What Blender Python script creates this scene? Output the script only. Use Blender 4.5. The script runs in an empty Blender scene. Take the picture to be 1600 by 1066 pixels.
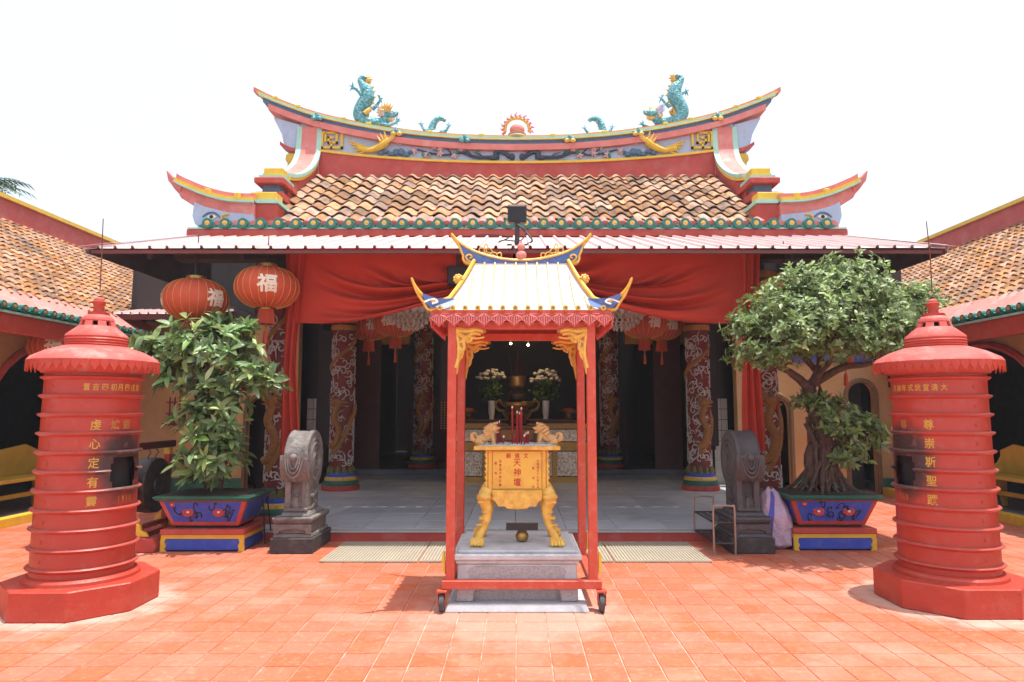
import bpy, bmesh, math, random
from mathutils import Vector, Matrix, noise
R = math.radians; PI = math.pi; TAU = 2*PI
sc = bpy.context.scene
C = sc.collection
rnd = random.Random(7)

# ------------------------------------------------------------------ camera, sky, sun, exposure
cam_d = bpy.data.cameras.new('camera'); cam = bpy.data.objects.new('camera', cam_d); C.objects.link(cam)
cam_d.sensor_width = 36; cam_d.lens = 24; cam_d.shift_x = -8/1600; cam_d.clip_end = 500; cam_d.clip_start = .05
cam.location = (0, 0, 1.5); cam.rotation_euler = (R(90+5.73), 0, 0)
sc.camera = cam
SUN_TO = Vector((.325, -.06, 2.2)).normalized()          # towards the sun
sun_el = math.asin(SUN_TO.z); sun_az = math.atan2(SUN_TO.x, SUN_TO.y)
w = bpy.data.worlds.new('World'); sc.world = w; w.use_nodes = True
nt = w.node_tree; nt.nodes.clear()
sky = nt.nodes.new('ShaderNodeTexSky'); sky.sky_type = 'NISHITA'; sky.sun_disc = False
sky.sun_elevation = sun_el; sky.sun_rotation = sun_az; sky.air_density = 1.0; sky.dust_density = 6.0; sky.ozone_density = 1.0
bg = nt.nodes.new('ShaderNodeBackground'); bg.inputs[1].default_value = .15
wo = nt.nodes.new('ShaderNodeOutputWorld')
hz_ = nt.nodes.new('ShaderNodeMix'); hz_.data_type = 'RGBA'; hz_.inputs[0].default_value = .58; hz_.inputs[7].default_value = (4.9, 5.35, 6.1, 1)   # thin bright haze veiling the whole sky evenly
nt.links.new(sky.outputs[0], hz_.inputs[6]); nt.links.new(hz_.outputs[2], bg.inputs[0]); nt.links.new(bg.outputs[0], wo.inputs[0])
sd = bpy.data.lights.new('sun', 'SUN'); sd.energy = 3.3; sd.angle = R(.53); sd.color = (1, .96, .9)
so = bpy.data.objects.new('sun', sd); C.objects.link(so)
so.rotation_euler = SUN_TO.to_track_quat('Z', 'Y').to_euler(); so.location = (3, -2, 20)
sc.view_settings.view_transform = 'Standard'; sc.view_settings.look = 'None'; sc.view_settings.gamma = 1
sc.view_settings.use_curve_mapping = False
sc.view_settings.exposure = .88
sc.cycles.max_bounces = 8; sc.cycles.diffuse_bounces = 6; sc.cycles.use_denoising = True

# ------------------------------------------------------------------ materials
MATS = {}
def M(name, col, rough=.6, col2=None, var=.5, scale=6, bump=0, bscale=40, metal=0, rand=0, dirt=None, dirt_amt=.5, dirt_scale=3, spec=.4, bdist=.01, emit=0, detail=5, trans=0, stretch=None, dust=None):
    """painted / fired / carved surface: two tones mixed by noise, piece-to-piece variation, patches of wear, fine relief"""
    if name in MATS: return MATS[name]
    m = bpy.data.materials.new(name); m.use_nodes = True; MATS[name] = m
    n = m.node_tree; b = n.nodes['Principled BSDF']; L = n.links.new
    b.inputs['Roughness'].default_value = rough; b.inputs['Metallic'].default_value = metal
    b.inputs['Specular IOR Level'].default_value = spec
    col = tuple(col)+(1,)
    col2 = tuple(col2)+(1,) if col2 else tuple(c*.72 for c in col[:3])+(1,)
    geo = n.nodes.new('ShaderNodeNewGeometry')
    tn = n.nodes.new('ShaderNodeTexNoise'); tn.inputs['Scale'].default_value = scale; tn.inputs['Detail'].default_value = detail; tn.inputs['Roughness'].default_value = .62
    L(geo.outputs['Position'], tn.inputs['Vector'])
    mr = n.nodes.new('ShaderNodeMapRange'); mr.inputs[1].default_value = .36; mr.inputs[2].default_value = .66; mr.inputs[4].default_value = var
    L(tn.outputs[0], mr.inputs[0])
    mx = n.nodes.new('ShaderNodeMix'); mx.data_type = 'RGBA'; mx.inputs[6].default_value = col; mx.inputs[7].default_value = col2
    L(mr.outputs[0], mx.inputs[0]); out = mx.outputs[2]
    if rand:
        oi = n.nodes.new('ShaderNodeObjectInfo'); ad = n.nodes.new('ShaderNodeMath'); ad.operation = 'ADD'
        L(oi.outputs['Random'], ad.inputs[0]); L(geo.outputs['Random Per Island'], ad.inputs[1])
        fr = n.nodes.new('ShaderNodeMath'); fr.operation = 'FRACT'; L(ad.outputs[0], fr.inputs[0])
        mv = n.nodes.new('ShaderNodeMapRange'); mv.inputs[3].default_value = 1-rand; mv.inputs[4].default_value = 1+rand*.6; L(fr.outputs[0], mv.inputs[0])
        mh = n.nodes.new('ShaderNodeHueSaturation'); L(mv.outputs[0], mh.inputs['Value']); L(out, mh.inputs['Color'])
        f2 = n.nodes.new('ShaderNodeMath'); f2.operation = 'MULTIPLY_ADD'; f2.inputs[1].default_value = 7.31; L(fr.outputs[0], f2.inputs[0])
        f3 = n.nodes.new('ShaderNodeMath'); f3.operation = 'FRACT'; L(f2.outputs[0], f3.inputs[0])
        ms = n.nodes.new('ShaderNodeMapRange'); ms.inputs[3].default_value = 1-rand*.6; ms.inputs[4].default_value = 1.08; L(f3.outputs[0], ms.inputs[0]); L(ms.outputs[0], mh.inputs['Saturation'])
        out = mh.outputs[0]
    if dirt:
        t2 = n.nodes.new('ShaderNodeTexNoise'); t2.inputs['Scale'].default_value = dirt_scale; t2.inputs['Detail'].default_value = 9; t2.inputs['Roughness'].default_value = .7
        if stretch:
            vm = n.nodes.new('ShaderNodeVectorMath'); vm.operation = 'MULTIPLY'; vm.inputs[1].default_value = stretch; L(geo.outputs['Position'], vm.inputs[0]); L(vm.outputs[0], t2.inputs['Vector'])
        else: L(geo.outputs['Position'], t2.inputs['Vector'])
        r2 = n.nodes.new('ShaderNodeMapRange'); r2.inputs[1].default_value = .5; r2.inputs[2].default_value = .68; r2.inputs[4].default_value = dirt_amt
        L(t2.outputs[0], r2.inputs[0])
        m2 = n.nodes.new('ShaderNodeMix'); m2.data_type = 'RGBA'; L(r2.outputs[0], m2.inputs[0]); L(out, m2.inputs[6]); m2.inputs[7].default_value = tuple(dirt)+(1,)
        out = m2.outputs[2]
    L(out, b.inputs['Base Color'])
    rr = n.nodes.new('ShaderNodeMapRange'); rr.inputs[3].default_value = max(.05, rough-.1); rr.inputs[4].default_value = min(1, rough+.15); L(tn.outputs[0], rr.inputs[0]); L(rr.outputs[0], b.inputs['Roughness'])
    if bump:
        t3 = n.nodes.new('ShaderNodeTexNoise'); t3.inputs['Scale'].default_value = bscale; t3.inputs['Detail'].default_value = 6
        L(geo.outputs['Position'], t3.inputs['Vector'])
        bp = n.nodes.new('ShaderNodeBump'); bp.inputs['Strength'].default_value = bump; bp.inputs['Distance'].default_value = bdist
        L(t3.outputs[0], bp.inputs['Height']); L(bp.outputs[0], b.inputs['Normal'])
    if emit:
        b.inputs['Emission Color'].default_value = col; b.inputs['Emission Strength'].default_value = emit
    if trans: b.inputs['Transmission Weight'].default_value = trans
    return m

red = M('red_paint', (.44, .048, .026), .42, (.37, .04, .024), .6, 5, .25, 60, dirt=(.5, .16, .12), dirt_amt=.25, dirt_scale=7)
red_dull = M('dull_red_paint', (.46, .07, .05), .6, (.36, .045, .034), .7, 4, .2, 30, dirt=(.5, .2, .16), dirt_amt=.45, dirt_scale=2.5)
pink = M('faded_pink_paint', (.62, .2, .17), .6, (.5, .13, .1), .6, 5, .2, 40, dirt=(.7, .4, .36), dirt_amt=.5)
pinksheet = M('faded_pink_sheet', (.63, .49, .47), .45, (.56, .41, .39), .6, 2.5, .1, 20, dirt=(.5, .3, .27), dirt_amt=.3, dirt_scale=4)
yellow = M('yellow_paint', (.72, .47, .04), .5, (.6, .36, .03), .6, 8, .2, 50, dirt=(.4, .27, .08), dirt_amt=.35, dirt_scale=9)
mint = M('mint_paint', (.36, .62, .5), .55, (.3, .5, .42), .6, 9)
skyblue = M('pale_blue_paint', (.42, .52, .66), .65, (.36, .44, .56), .7, 4, .15, 30, dirt=(.3, .33, .38), dirt_amt=.4, dirt_scale=5)
navy = M('slate_blue_paint', (.07, .13, .22), .5, (.1, .18, .27), .6, 8)
green_gl = M('green_glaze', (.015, .13, .105), .22, (.02, .17, .13), .6, 12, spec=.6)
teal = M('teal_scales', (.02, .2, .24), .4, (.03, .3, .32), .9, 14, dirt=(.3, .5, .5), dirt_amt=.4, dirt_scale=9)
def scaly(m, sc_=17):
    n = m.node_tree; L = n.links.new; b = n.nodes['Principled BSDF']; geo = n.nodes.new('ShaderNodeNewGeometry'); v = n.nodes.new('ShaderNodeTexVoronoi'); v.inputs['Scale'].default_value = sc_; L(geo.outputs[0], v.inputs['Vector'])
    mr = n.nodes.new('ShaderNodeMapRange'); mr.inputs[1].default_value = .35; mr.inputs[2].default_value = .75; mr.inputs[4].default_value = .55; L(v.outputs['Distance'], mr.inputs[0])
    x = n.nodes.new('ShaderNodeMix'); x.data_type = 'RGBA'; L(mr.outputs[0], x.inputs[0]); L(b.inputs['Base Color'].links[0].from_socket, x.inputs[6]); x.inputs[7].default_value = (.32, .58, .58, 1); L(x.outputs[2], b.inputs['Base Color'])
    bp = n.nodes.new('ShaderNodeBump'); bp.inputs['Strength'].default_value = .9; bp.inputs['Distance'].default_value = .02; bp.invert = True; L(v.outputs['Distance'], bp.inputs['Height']); L(bp.outputs[0], b.inputs['Normal'])
scaly(teal, 24)
gold = M('gold_paint', (.76, .5, .085), .34, (.6, .32, .04), .9, 18, .5, 60, spec=.6, dirt=(.32, .14, .03), dirt_amt=.45, dirt_scale=12)
gold_dk = M('old_gold', (.45, .2, .035), .45, (.3, .12, .02), .7, 16, .3, 60)
brass = M('aged_brass', (.42, .27, .09), .3, (.22, .13, .05), .8, 9, metal=.9)
cobalt = M('cobalt_paint', (.03, .07, .42), .45, (.04, .1, .52), .6, 8, dirt=(.2, .22, .3), dirt_amt=.3, dirt_scale=9)
black = M('black_paint', (.012, .012, .014), .5, (.02, .02, .022))
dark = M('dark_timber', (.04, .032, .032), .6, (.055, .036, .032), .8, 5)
darkred = M('dark_red_lacquer', (.09, .018, .014), .4, (.05, .012, .01), .7, 5)
white = M('white_paint', (.78, .77, .74), .5, (.66, .65, .62), .6, 9)
plaster = M('ochre_plaster', (.56, .34, .15), .85, (.47, .27, .11), .8, 2.2, .25, 25, dirt=(.5, .4, .28), dirt_amt=.5, dirt_scale=1.6)
stone = M('weathered_stone', (.2, .18, .165), .8, (.11, .1, .095), .8, 7, .6, 35, dirt=(.34, .31, .28), dirt_amt=.6, dirt_scale=6, bdist=.02)
stone_dk = M('dark_stone', (.06, .055, .055), .75, (.035, .033, .034), .8, 8, .5, 40, dirt=(.16, .12, .1), dirt_amt=.5, dirt_scale=10)
stone_dr = M('smoky_stone', (.1, .092, .095), .6, (.06, .056, .06), .8, 6, .6, 35, dirt=(.2, .17, .155), dirt_amt=.5, dirt_scale=6, bdist=.02)
granite = M('grey_granite', (.52, .55, .56), .6, (.44, .465, .48), .9, 9, .2, 90, dirt=(.25, .245, .25), dirt_amt=.5, dirt_scale=5)
granite_s = M('speckled_granite', (.42, .42, .415), .75, (.26, .26, .26), .9, 70, .3, 120)
rooft = M('terracotta_tile', (.47, .25, .125), .85, (.33, .17, .09), .9, 9, .4, 45, rand=.5, dirt=(.085, .07, .062), dirt_amt=.9, dirt_scale=4.5, stretch=(1, .45, .45), spec=.2)
rooft2 = M('orange_tile', (.45, .21, .085), .85, (.31, .14, .06), .9, 8, .4, 45, rand=.5, dirt=(.075, .06, .055), dirt_amt=.9, dirt_scale=3.2, stretch=(.45, 1, .45), spec=.2)
cloth = M('red_cloth', (.48, .058, .034), .8, (.42, .048, .03), .7, 3, .15, 300, spec=.15)
lant_r = M('lantern_silk', (.5, .085, .04), .65, (.43, .068, .034), .5, 6, spec=.25)
leaf_a = M('broad_leaf', (.2, .34, .1), .36, (.13, .25, .07), .9, 9, rand=.45, spec=.55)
leaf_b = M('small_leaf', (.23, .34, .08), .4, (.15, .25, .06), .9, 7, rand=.5, spec=.5)
leaf_y = M('fresh_leaf', (.42, .54, .18), .35, (.3, .44, .13), .7, 8, rand=.4, spec=.5)
bark = M('bark', (.12, .075, .055), .9, (.045, .03, .024), .8, 14, .8, 30, bdist=.02)
soil = M('soil', (.04, .03, .022), .95, (.06, .045, .03), .8, 30, .8, 60)
steel = M('worn_metal', (.4, .32, .27), .4, (.3, .2, .16), .7, 20, metal=.7)
iron = M('dark_iron', (.05, .048, .05), .45, (.09, .07, .06), .6, 15, metal=.5)
rubber = M('rubber', (.06, .06, .062), .7, (.1, .095, .09), .7, 20)
stick = M('incense_red', (.3, .012, .014), .7, (.24, .01, .012))
ash = M('ash', (.6, .59, .56), .95, (.42, .41, .4), .9, 60, .6, 90)
greenp = M('dark_green_paint', (.02, .12, .085), .5, (.025, .15, .1), .6, 8, dirt=(.2, .26, .22), dirt_amt=.3, dirt_scale=8)
palegr = M('pale_ceramic', (.6, .62, .62), .35, (.5, .52, .53))
leather = M('drum_skin', (.14, .085, .06), .7, (.08, .05, .04), .8, 4)
bulb = M('lit_bulb', (1, .72, .3), .5, (1, .7, .3), 0, emit=7)
plasticbag = M('woven_sack', (.5, .45, .62), .5, (.6, .42, .5), .8, 6, .8, 25, bdist=.03, dirt=(.62, .2, .2), dirt_amt=.5, dirt_scale=7)
bluestripe = M('blue_stripe', (.1, .1, .5), .5)

for m_ in (leaf_a, leaf_b, leaf_y):      # leaves let some light through
    n_ = m_.node_tree; b_ = n_.nodes['Principled BSDF']; tl_ = n_.nodes.new('ShaderNodeBsdfTranslucent'); mx_ = n_.nodes.new('ShaderNodeMixShader'); mx_.inputs[0].default_value = .3
    n_.links.new(b_.inputs['Base Color'].links[0].from_socket, tl_.inputs[0]); n_.links.new(b_.outputs[0], mx_.inputs[1]); n_.links.new(tl_.outputs[0], mx_.inputs[2])
    n_.links.new(mx_.outputs[0], n_.nodes['Material Output'].inputs[0])
def soot_mat(name, centre):
    """red burner paint with a sooty patch round the fire hole"""
    m = bpy.data.materials.new(name); m.use_nodes = True; n = m.node_tree; b = n.nodes['Principled BSDF']; L = n.links.new
    geo = n.nodes.new('ShaderNodeNewGeometry')
    t = n.nodes.new('ShaderNodeTexNoise'); t.inputs['Scale'].default_value = 6; t.inputs['Detail'].default_value = 8; L(geo.outputs[0], t.inputs[0])
    mx = n.nodes.new('ShaderNodeMix'); mx.data_type = 'RGBA'; mx.inputs[6].default_value = (.44, .045, .024, 1); mx.inputs[7].default_value = (.36, .036, .022, 1); L(t.outputs[0], mx.inputs[0])
    sb = n.nodes.new('ShaderNodeVectorMath'); sb.operation = 'SUBTRACT'; L(geo.outputs[0], sb.inputs[0]); sb.inputs[1].default_value = centre
    sl = n.nodes.new('ShaderNodeVectorMath'); sl.operation = 'MULTIPLY'; L(sb.outputs[0], sl.inputs[0]); sl.inputs[1].default_value = (1, 1, .95)
    ln = n.nodes.new('ShaderNodeVectorMath'); ln.operation = 'LENGTH'; L(sl.outputs[0], ln.inputs[0])
    ad = n.nodes.new('ShaderNodeMath'); ad.operation = 'MULTIPLY_ADD'; L(t.outputs[0], ad.inputs[0]); ad.inputs[1].default_value = -.22; L(ln.outputs['Value'], ad.inputs[2])
    mr = n.nodes.new('ShaderNodeMapRange'); mr.interpolation_type = 'SMOOTHSTEP'; mr.inputs[1].default_value = .05; mr.inputs[2].default_value = .23; mr.inputs[3].default_value = .95; mr.inputs[4].default_value = 0; L(ad.outputs[0], mr.inputs[0])
    m2 = n.nodes.new('ShaderNodeMix'); m2.data_type = 'RGBA'; L(mr.outputs[0], m2.inputs[0]); L(mx.outputs[2], m2.inputs[6]); m2.inputs[7].default_value = (.03, .024, .024, 1)
    t2 = n.nodes.new('ShaderNodeTexNoise'); t2.inputs['Scale'].default_value = 16; t2.inputs['Detail'].default_value = 9; L(geo.outputs[0], t2.inputs[0])
    r2 = n.nodes.new('ShaderNodeMapRange'); r2.inputs[1].default_value = .56; r2.inputs[2].default_value = .72; r2.inputs[4].default_value = .35; L(t2.outputs[0], r2.inputs[0])
    m3 = n.nodes.new('ShaderNodeMix'); m3.data_type = 'RGBA'; L(r2.outputs[0], m3.inputs[0]); L(m2.outputs[2], m3.inputs[6]); m3.inputs[7].default_value = (.36, .13, .11, 1)
    sx = n.nodes.new('ShaderNodeSeparateXYZ'); L(geo.outputs['True Normal'], sx.inputs[0])       # settled ash and dust on the ledges
    rd = n.nodes.new('ShaderNodeMapRange'); rd.inputs[1].default_value = .45; rd.inputs[2].default_value = .9; rd.inputs[4].default_value = .6; L(sx.outputs['Z'], rd.inputs[0])
    md = n.nodes.new('ShaderNodeMath'); md.operation = 'MULTIPLY'; L(rd.outputs[0], md.inputs[0]); L(t2.outputs[0], md.inputs[1])
    m4 = n.nodes.new('ShaderNodeMix'); m4.data_type = 'RGBA'; L(md.outputs[0], m4.inputs[0]); L(m3.outputs[2], m4.inputs[6]); m4.inputs[7].default_value = (.4, .2, .17, 1)
    L(m4.outputs[2], b.inputs['Base Color']); b.inputs['Roughness'].default_value = .42
    bp = n.nodes.new('ShaderNodeBump'); bp.inputs['Strength'].default_value = .2; bp.inputs['Distance'].default_value = .01; L(t2.outputs[0], bp.inputs['Height']); L(bp.outputs[0], b.inputs['Normal'])
    return m

def floor_mat():
    """terracotta paving: piece-to-piece tone, lime bloom in patches of its own"""
    m = M('terracotta_paving', (.5, .14, .075), .62, (.44, .115, .06), .9, 7, .25, 90, rand=.07, bdist=.004)
    n = m.node_tree; L = n.links.new; b = n.nodes['Principled BSDF']
    src = b.inputs['Base Color'].links[0].from_socket
    geo = n.nodes.new('ShaderNodeNewGeometry')
    for sc_, lo, hi, amt in ((1.1, .48, .7, .3), (26, .54, .74, .4), (7, .55, .72, .25)):
        t = n.nodes.new('ShaderNodeTexNoise'); t.inputs['Scale'].default_value = sc_; t.inputs['Detail'].default_value = 8; t.inputs['Roughness'].default_value = .66; L(geo.outputs[0], t.inputs[0])
        r_ = n.nodes.new('ShaderNodeMapRange'); r_.inputs[1].default_value = lo; r_.inputs[2].default_value = hi; r_.inputs[4].default_value = amt; L(t.outputs[0], r_.inputs[0])
        x = n.nodes.new('ShaderNodeMix'); x.data_type = 'RGBA'; L(r_.outputs[0], x.inputs[0]); L(src, x.inputs[6]); x.inputs[7].default_value = (.62, .42, .33, 1)
        src = x.outputs[2]
    for sc_, lo, hi, amt, cc in ((2.3, .55, .74, .4, (.33, .085, .045)), (55, .66, .74, .55, (.22, .08, .05))):     # darker foot-worn stains and specks
        t = n.nodes.new('ShaderNodeTexNoise'); t.inputs['Scale'].default_value = sc_; t.inputs['Detail'].default_value = 7; t.inputs['Roughness'].default_value = .7; L(geo.outputs[0], t.inputs[0])
        r_ = n.nodes.new('ShaderNodeMapRange'); r_.inputs[1].default_value = lo; r_.inputs[2].default_value = hi; r_.inputs[4].default_value = amt; L(t.outputs[0], r_.inputs[0])
        x = n.nodes.new('ShaderNodeMix'); x.data_type = 'RGBA'; L(r_.outputs[0], x.inputs[0]); L(src, x.inputs[6]); x.inputs[7].default_value = cc+(1,); src = x.outputs[2]
    # lime bloom creeping out from the feet of the furnaces and the pedestal
    t = n.nodes.new('ShaderNodeTexNoise'); t.inputs['Scale'].default_value = 5; t.inputs['Detail'].default_value = 8; L(geo.outputs[0], t.inputs[0])
    for cx_, cy_, r0_, a_ in ((-3.39, 5.48, .8, .5), (3.42, 5.56, .8, .5), (.0, 5.3, .85, .25)):
        sb = n.nodes.new('ShaderNodeVectorMath'); sb.operation = 'DISTANCE'; L(geo.outputs[0], sb.inputs[0]); sb.inputs[1].default_value = (cx_, cy_, 0)
        ma = n.nodes.new('ShaderNodeMath'); ma.operation = 'MULTIPLY_ADD'; L(t.outputs[0], ma.inputs[0]); ma.inputs[1].default_value = .7; L(sb.outputs['Value'], ma.inputs[2])
        r_ = n.nodes.new('ShaderNodeMapRange'); r_.interpolation_type = 'SMOOTHSTEP'; r_.inputs[1].default_value = r0_+.05; r_.inputs[2].default_value = r0_+.38; r_.inputs[3].default_value = a_; r_.inputs[4].default_value = 0; L(ma.outputs[0], r_.inputs[0])
        x = n.nodes.new('ShaderNodeMix'); x.data_type = 'RGBA'; L(r_.outputs[0], x.inputs[0]); L(src, x.inputs[6]); x.inputs[7].default_value = (.6, .5, .43, 1); src = x.outputs[2]
    L(src, b.inputs['Base Color'])
    return m
paving = floor_mat()
grout = M('lime_grout', (.62, .42, .33), .9, (.45, .16, .1), 1, 5, dirt=(.4, .13, .075), dirt_amt=.95, dirt_scale=1.6)

def marble_mat():
    m = M('grey_marble', (.64, .67, .71), .3, (.52, .55, .6), .9, 2.4, rand=.1, spec=.5, dirt=(.3, .29, .27), dirt_amt=.5, dirt_scale=1.6, detail=9)
    return m
marble = marble_mat()

def inlay_mat():
    m = bpy.data.materials.new('pearl_inlay'); m.use_nodes = True; n = m.node_tree; b = n.nodes['Principled BSDF']; L = n.links.new
    geo = n.nodes.new('ShaderNodeNewGeometry')
    v = n.nodes.new('ShaderNodeTexNoise'); v.inputs['Scale'].default_value = 24; v.inputs['Detail'].default_value = 2; v.inputs['Distortion'].default_value = 2.2
    L(geo.outputs[0], v.inputs[0])
    mr = n.nodes.new('ShaderNodeMapRange'); mr.inputs[1].default_value = .47; mr.inputs[2].default_value = .5; L(v.outputs[0], mr.inputs[0])
    mx = n.nodes.new('ShaderNodeMix'); mx.data_type = 'RGBA'; L(mr.outputs[0], mx.inputs[0]); mx.inputs[6].default_value = (.5, .33, .14, 1); mx.inputs[7].default_value = (.92, .89, .8, 1)
    L(mx.outputs[2], b.inputs['Base Color']); b.inputs['Roughness'].default_value = .3
    return m
inlay = inlay_mat()

def mat_mat():
    m = bpy.data.materials.new('ribbed_mat'); m.use_nodes = True; n = m.node_tree; b = n.nodes['Principled BSDF']; L = n.links.new
    geo = n.nodes.new('ShaderNodeNewGeometry')
    t = n.nodes.new('ShaderNodeTexNoise'); t.inputs['Scale'].default_value = 5; t.inputs['Detail'].default_value = 6; L(geo.outputs[0], t.inputs[0])
    mx = n.nodes.new('ShaderNodeMix'); mx.data_type = 'RGBA'; L(t.outputs[0], mx.inputs[0]); mx.inputs[6].default_value = (.44, .39, .3, 1); mx.inputs[7].default_value = (.33, .28, .21, 1)
    L(mx.outputs[2], b.inputs['Base Color']); b.inputs['Roughness'].default_value = .8
    return m
matmat = mat_mat()

# ------------------------------------------------------------------ mesh helpers
class MB:
    def __init__(s): s.v = []; s.f = []
    def add(s, vs, fs):
        k = len(s.v); s.v += [tuple(p) for p in vs]; s.f += [tuple(i+k for i in f) for f in fs]; return s
    def box(s, x0, x1, y0, y1, z0, z1):
        return s.add([(x0,y0,z0),(x1,y0,z0),(x1,y1,z0),(x0,y1,z0),(x0,y0,z1),(x1,y0,z1),(x1,y1,z1),(x0,y1,z1)],
            [(0,3,2,1),(4,5,6,7),(0,1,5,4),(1,2,6,5),(2,3,7,6),(3,0,4,7)])
    def obox(s, o, ax, ay, az):
        """box from corner-centre o with half vectors"""
        o = Vector(o); ax = Vector(ax); ay = Vector(ay); az = Vector(az)
        vs = [o+a*ax+b*ay+c*az for c in (-1,1) for a,b in ((-1,-1),(1,-1),(1,1),(-1,1))]
        return s.add(vs, [(0,3,2,1),(4,5,6,7),(0,1,5,4),(1,2,6,5),(2,3,7,6),(3,0,4,7)])
    def frustum(s, x0,x1,y0,y1,z0, X0,X1,Y0,Y1,z1):
        return s.add([(x0,y0,z0),(x1,y0,z0),(x1,y1,z0),(x0,y1,z0),(X0,Y0,z1),(X1,Y0,z1),(X1,Y1,z1),(X0,Y1,z1)],
            [(0,3,2,1),(4,5,6,7),(0,1,5,4),(1,2,6,5),(2,3,7,6),(3,0,4,7)])
    def lathe(s, prof, seg=32, c=(0,0,0), cap=True, a0=0, ang=TAU, axis='z'):
        full = abs(ang-TAU) < 1e-6; n = seg if full else seg+1; vs = []
        for r, z in prof:
            for i in range(n):
                a = a0+ang*i/seg; p = (r*math.cos(a), r*math.sin(a), z)
                if axis == 'x': p = (p[2], p[0], p[1])
                if axis == 'y': p = (p[0], p[2], p[1])
                vs.append((c[0]+p[0], c[1]+p[1], c[2]+p[2]))
        fs = []
        for j in range(len(prof)-1):
            for i in range(n if full else n-1):
                k = (i+1) % n; fs.append((j*n+i, j*n+k, (j+1)*n+k, (j+1)*n+i))
        if cap and full: fs += [tuple(range(n-1, -1, -1)), tuple((len(prof)-1)*n+i for i in range(n))]
        return s.add(vs, fs)
    def tube(s, pts, rad, seg=8, cap=True, flat=1):
        pts = [Vector(p) for p in pts]; n = len(pts)
        if not hasattr(rad, '__len__'): rad = [rad]*n
        vs = []; fs = []; up = None
        for i, p in enumerate(pts):
            t = (pts[min(i+1, n-1)]-pts[max(i-1, 0)])
            t = t.normalized() if t.length > 1e-9 else Vector((0,0,1))
            if up is None:
                up = Vector((0,0,1)) if abs(t.z) < .9 else Vector((0,1,0))
            a = t.cross(up)
            if a.length < 1e-6: a = t.orthogonal()
            a.normalize(); b = a.cross(t).normalized(); up = b
            for k in range(seg):
                q = TAU*k/seg; vs.append(p+rad[i]*(math.cos(q)*a+math.sin(q)*b*flat))
        for i in range(n-1):
            for k in range(seg):
                l = (k+1) % seg; fs.append((i*seg+k, i*seg+l, (i+1)*seg+l, (i+1)*seg+k))
        if cap: fs += [tuple(range(seg-1, -1, -1)), tuple((n-1)*seg+k for k in range(seg))]
        return s.add(vs, fs)
    def prism(s, poly, d0, d1, plane='xz'):
        """2-D outline extruded along the third axis"""
        n = len(poly)
        def P(a, b, d): return {'xz': (a, d, b), 'yz': (d, a, b), 'xy': (a, b, d)}[plane]
        vs = [P(a, b, d0) for a, b in poly]+[P(a, b, d1) for a, b in poly]
        fs = [tuple(range(n)), tuple(range(2*n-1, n-1, -1))]+[(i, n+i, n+(i+1) % n, (i+1) % n) for i in range(n)]
        return s.add(vs, fs)
    def strip(s, A, B, y0, y1):
        """band in the xz plane between curves A and B (lists of (x,z)) with thickness y0..y1"""
        n = len(A); vs = []
        for (ax, az), (bx, bz) in zip(A, B): vs += [(ax,y0,az),(bx,y0,bz),(bx,y1,bz),(ax,y1,az)]
        fs = []
        for i in range(n-1):
            for k in range(4):
                l = (k+1) % 4; fs.append((4*i+k, 4*i+l, 4*i+4+l, 4*i+4+k))
        fs += [(3,2,1,0), tuple(4*(n-1)+k for k in range(4))]
        return s.add(vs, fs)
    def ball(s, c, r, seg=12, rings=8):
        if not hasattr(r, '__len__'): r = (r, r, r)
        prof = [(math.sin(PI*j/rings), -math.cos(PI*j/rings)) for j in range(rings+1)]
        vs = [(c[0]+r[0]*p*math.cos(TAU*i/seg), c[1]+r[1]*p*math.sin(TAU*i/seg), c[2]+r[2]*z) for p, z in prof for i in range(seg)]
        fs = [(j*seg+i, j*seg+(i+1) % seg, (j+1)*seg+(i+1) % seg, (j+1)*seg+i) for j in range(rings) for i in range(seg)]
        return s.add(vs, fs)
    def grid(s, fn, nu, nv):
        vs = [fn(i/nu, j/nv) for j in range(nv+1) for i in range(nu+1)]
        return s.add(vs, [(j*(nu+1)+i, j*(nu+1)+i+1, (j+1)*(nu+1)+i+1, (j+1)*(nu+1)+i) for j in range(nv) for i in range(nu)])
    def shift(s, d): s.v = [(p[0]+d[0], p[1]+d[1], p[2]+d[2]) for p in s.v]; return s
    def map(s, fn): s.v = [tuple(fn(*p)) for p in s.v]; return s
    def mesh(s, name, mat, smooth=False, bevel=0, merge=False):
        me = bpy.data.meshes.new(name); me.from_pydata(s.v, [], s.f)
        bm = bmesh.new(); bm.from_mesh(me)
        if merge: bmesh.ops.remove_doubles(bm, verts=bm.verts, dist=1e-5)
        bmesh.ops.dissolve_degenerate(bm, dist=1e-6, edges=bm.edges)
        bmesh.ops.recalc_face_normals(bm, faces=bm.faces)
        if bevel:
            es = [e for e in bm.edges if len(e.link_faces) == 2 and e.calc_face_angle(0) > .6]
            bmesh.ops.bevel(bm, geom=es, offset=bevel, segments=1, affect='EDGES', clamp_overlap=True)
        bm.to_mesh(me); bm.free()
        me.materials.append(mat)
        if smooth:
            me.polygons.foreach_set('use_smooth', [True]*len(me.polygons))
            try: me.set_sharp_from_angle(angle=R(40))
            except Exception: pass
        return me
    def build(s, name, mat, parent=None, smooth=False, bevel=0, loc=None, rot=None, merge=False):
        return put(name, s.mesh(name, mat, smooth, bevel, merge), parent, loc, rot)
def put(name, me, parent=None, loc=None, rot=None, scale=None):
    o = bpy.data.objects.new(name, me); C.objects.link(o); o.parent = parent
    if loc is not None: o.location = loc
    if rot is not None: o.rotation_euler = rot
    if scale is not None: o.scale = scale
    return o
def tag(o, label=None, cat=None, group=None, kind=None):
    if label: o['label'] = label
    if cat: o['category'] = cat
    if group: o['group'] = group
    if kind: o['kind'] = kind
    return o
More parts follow.
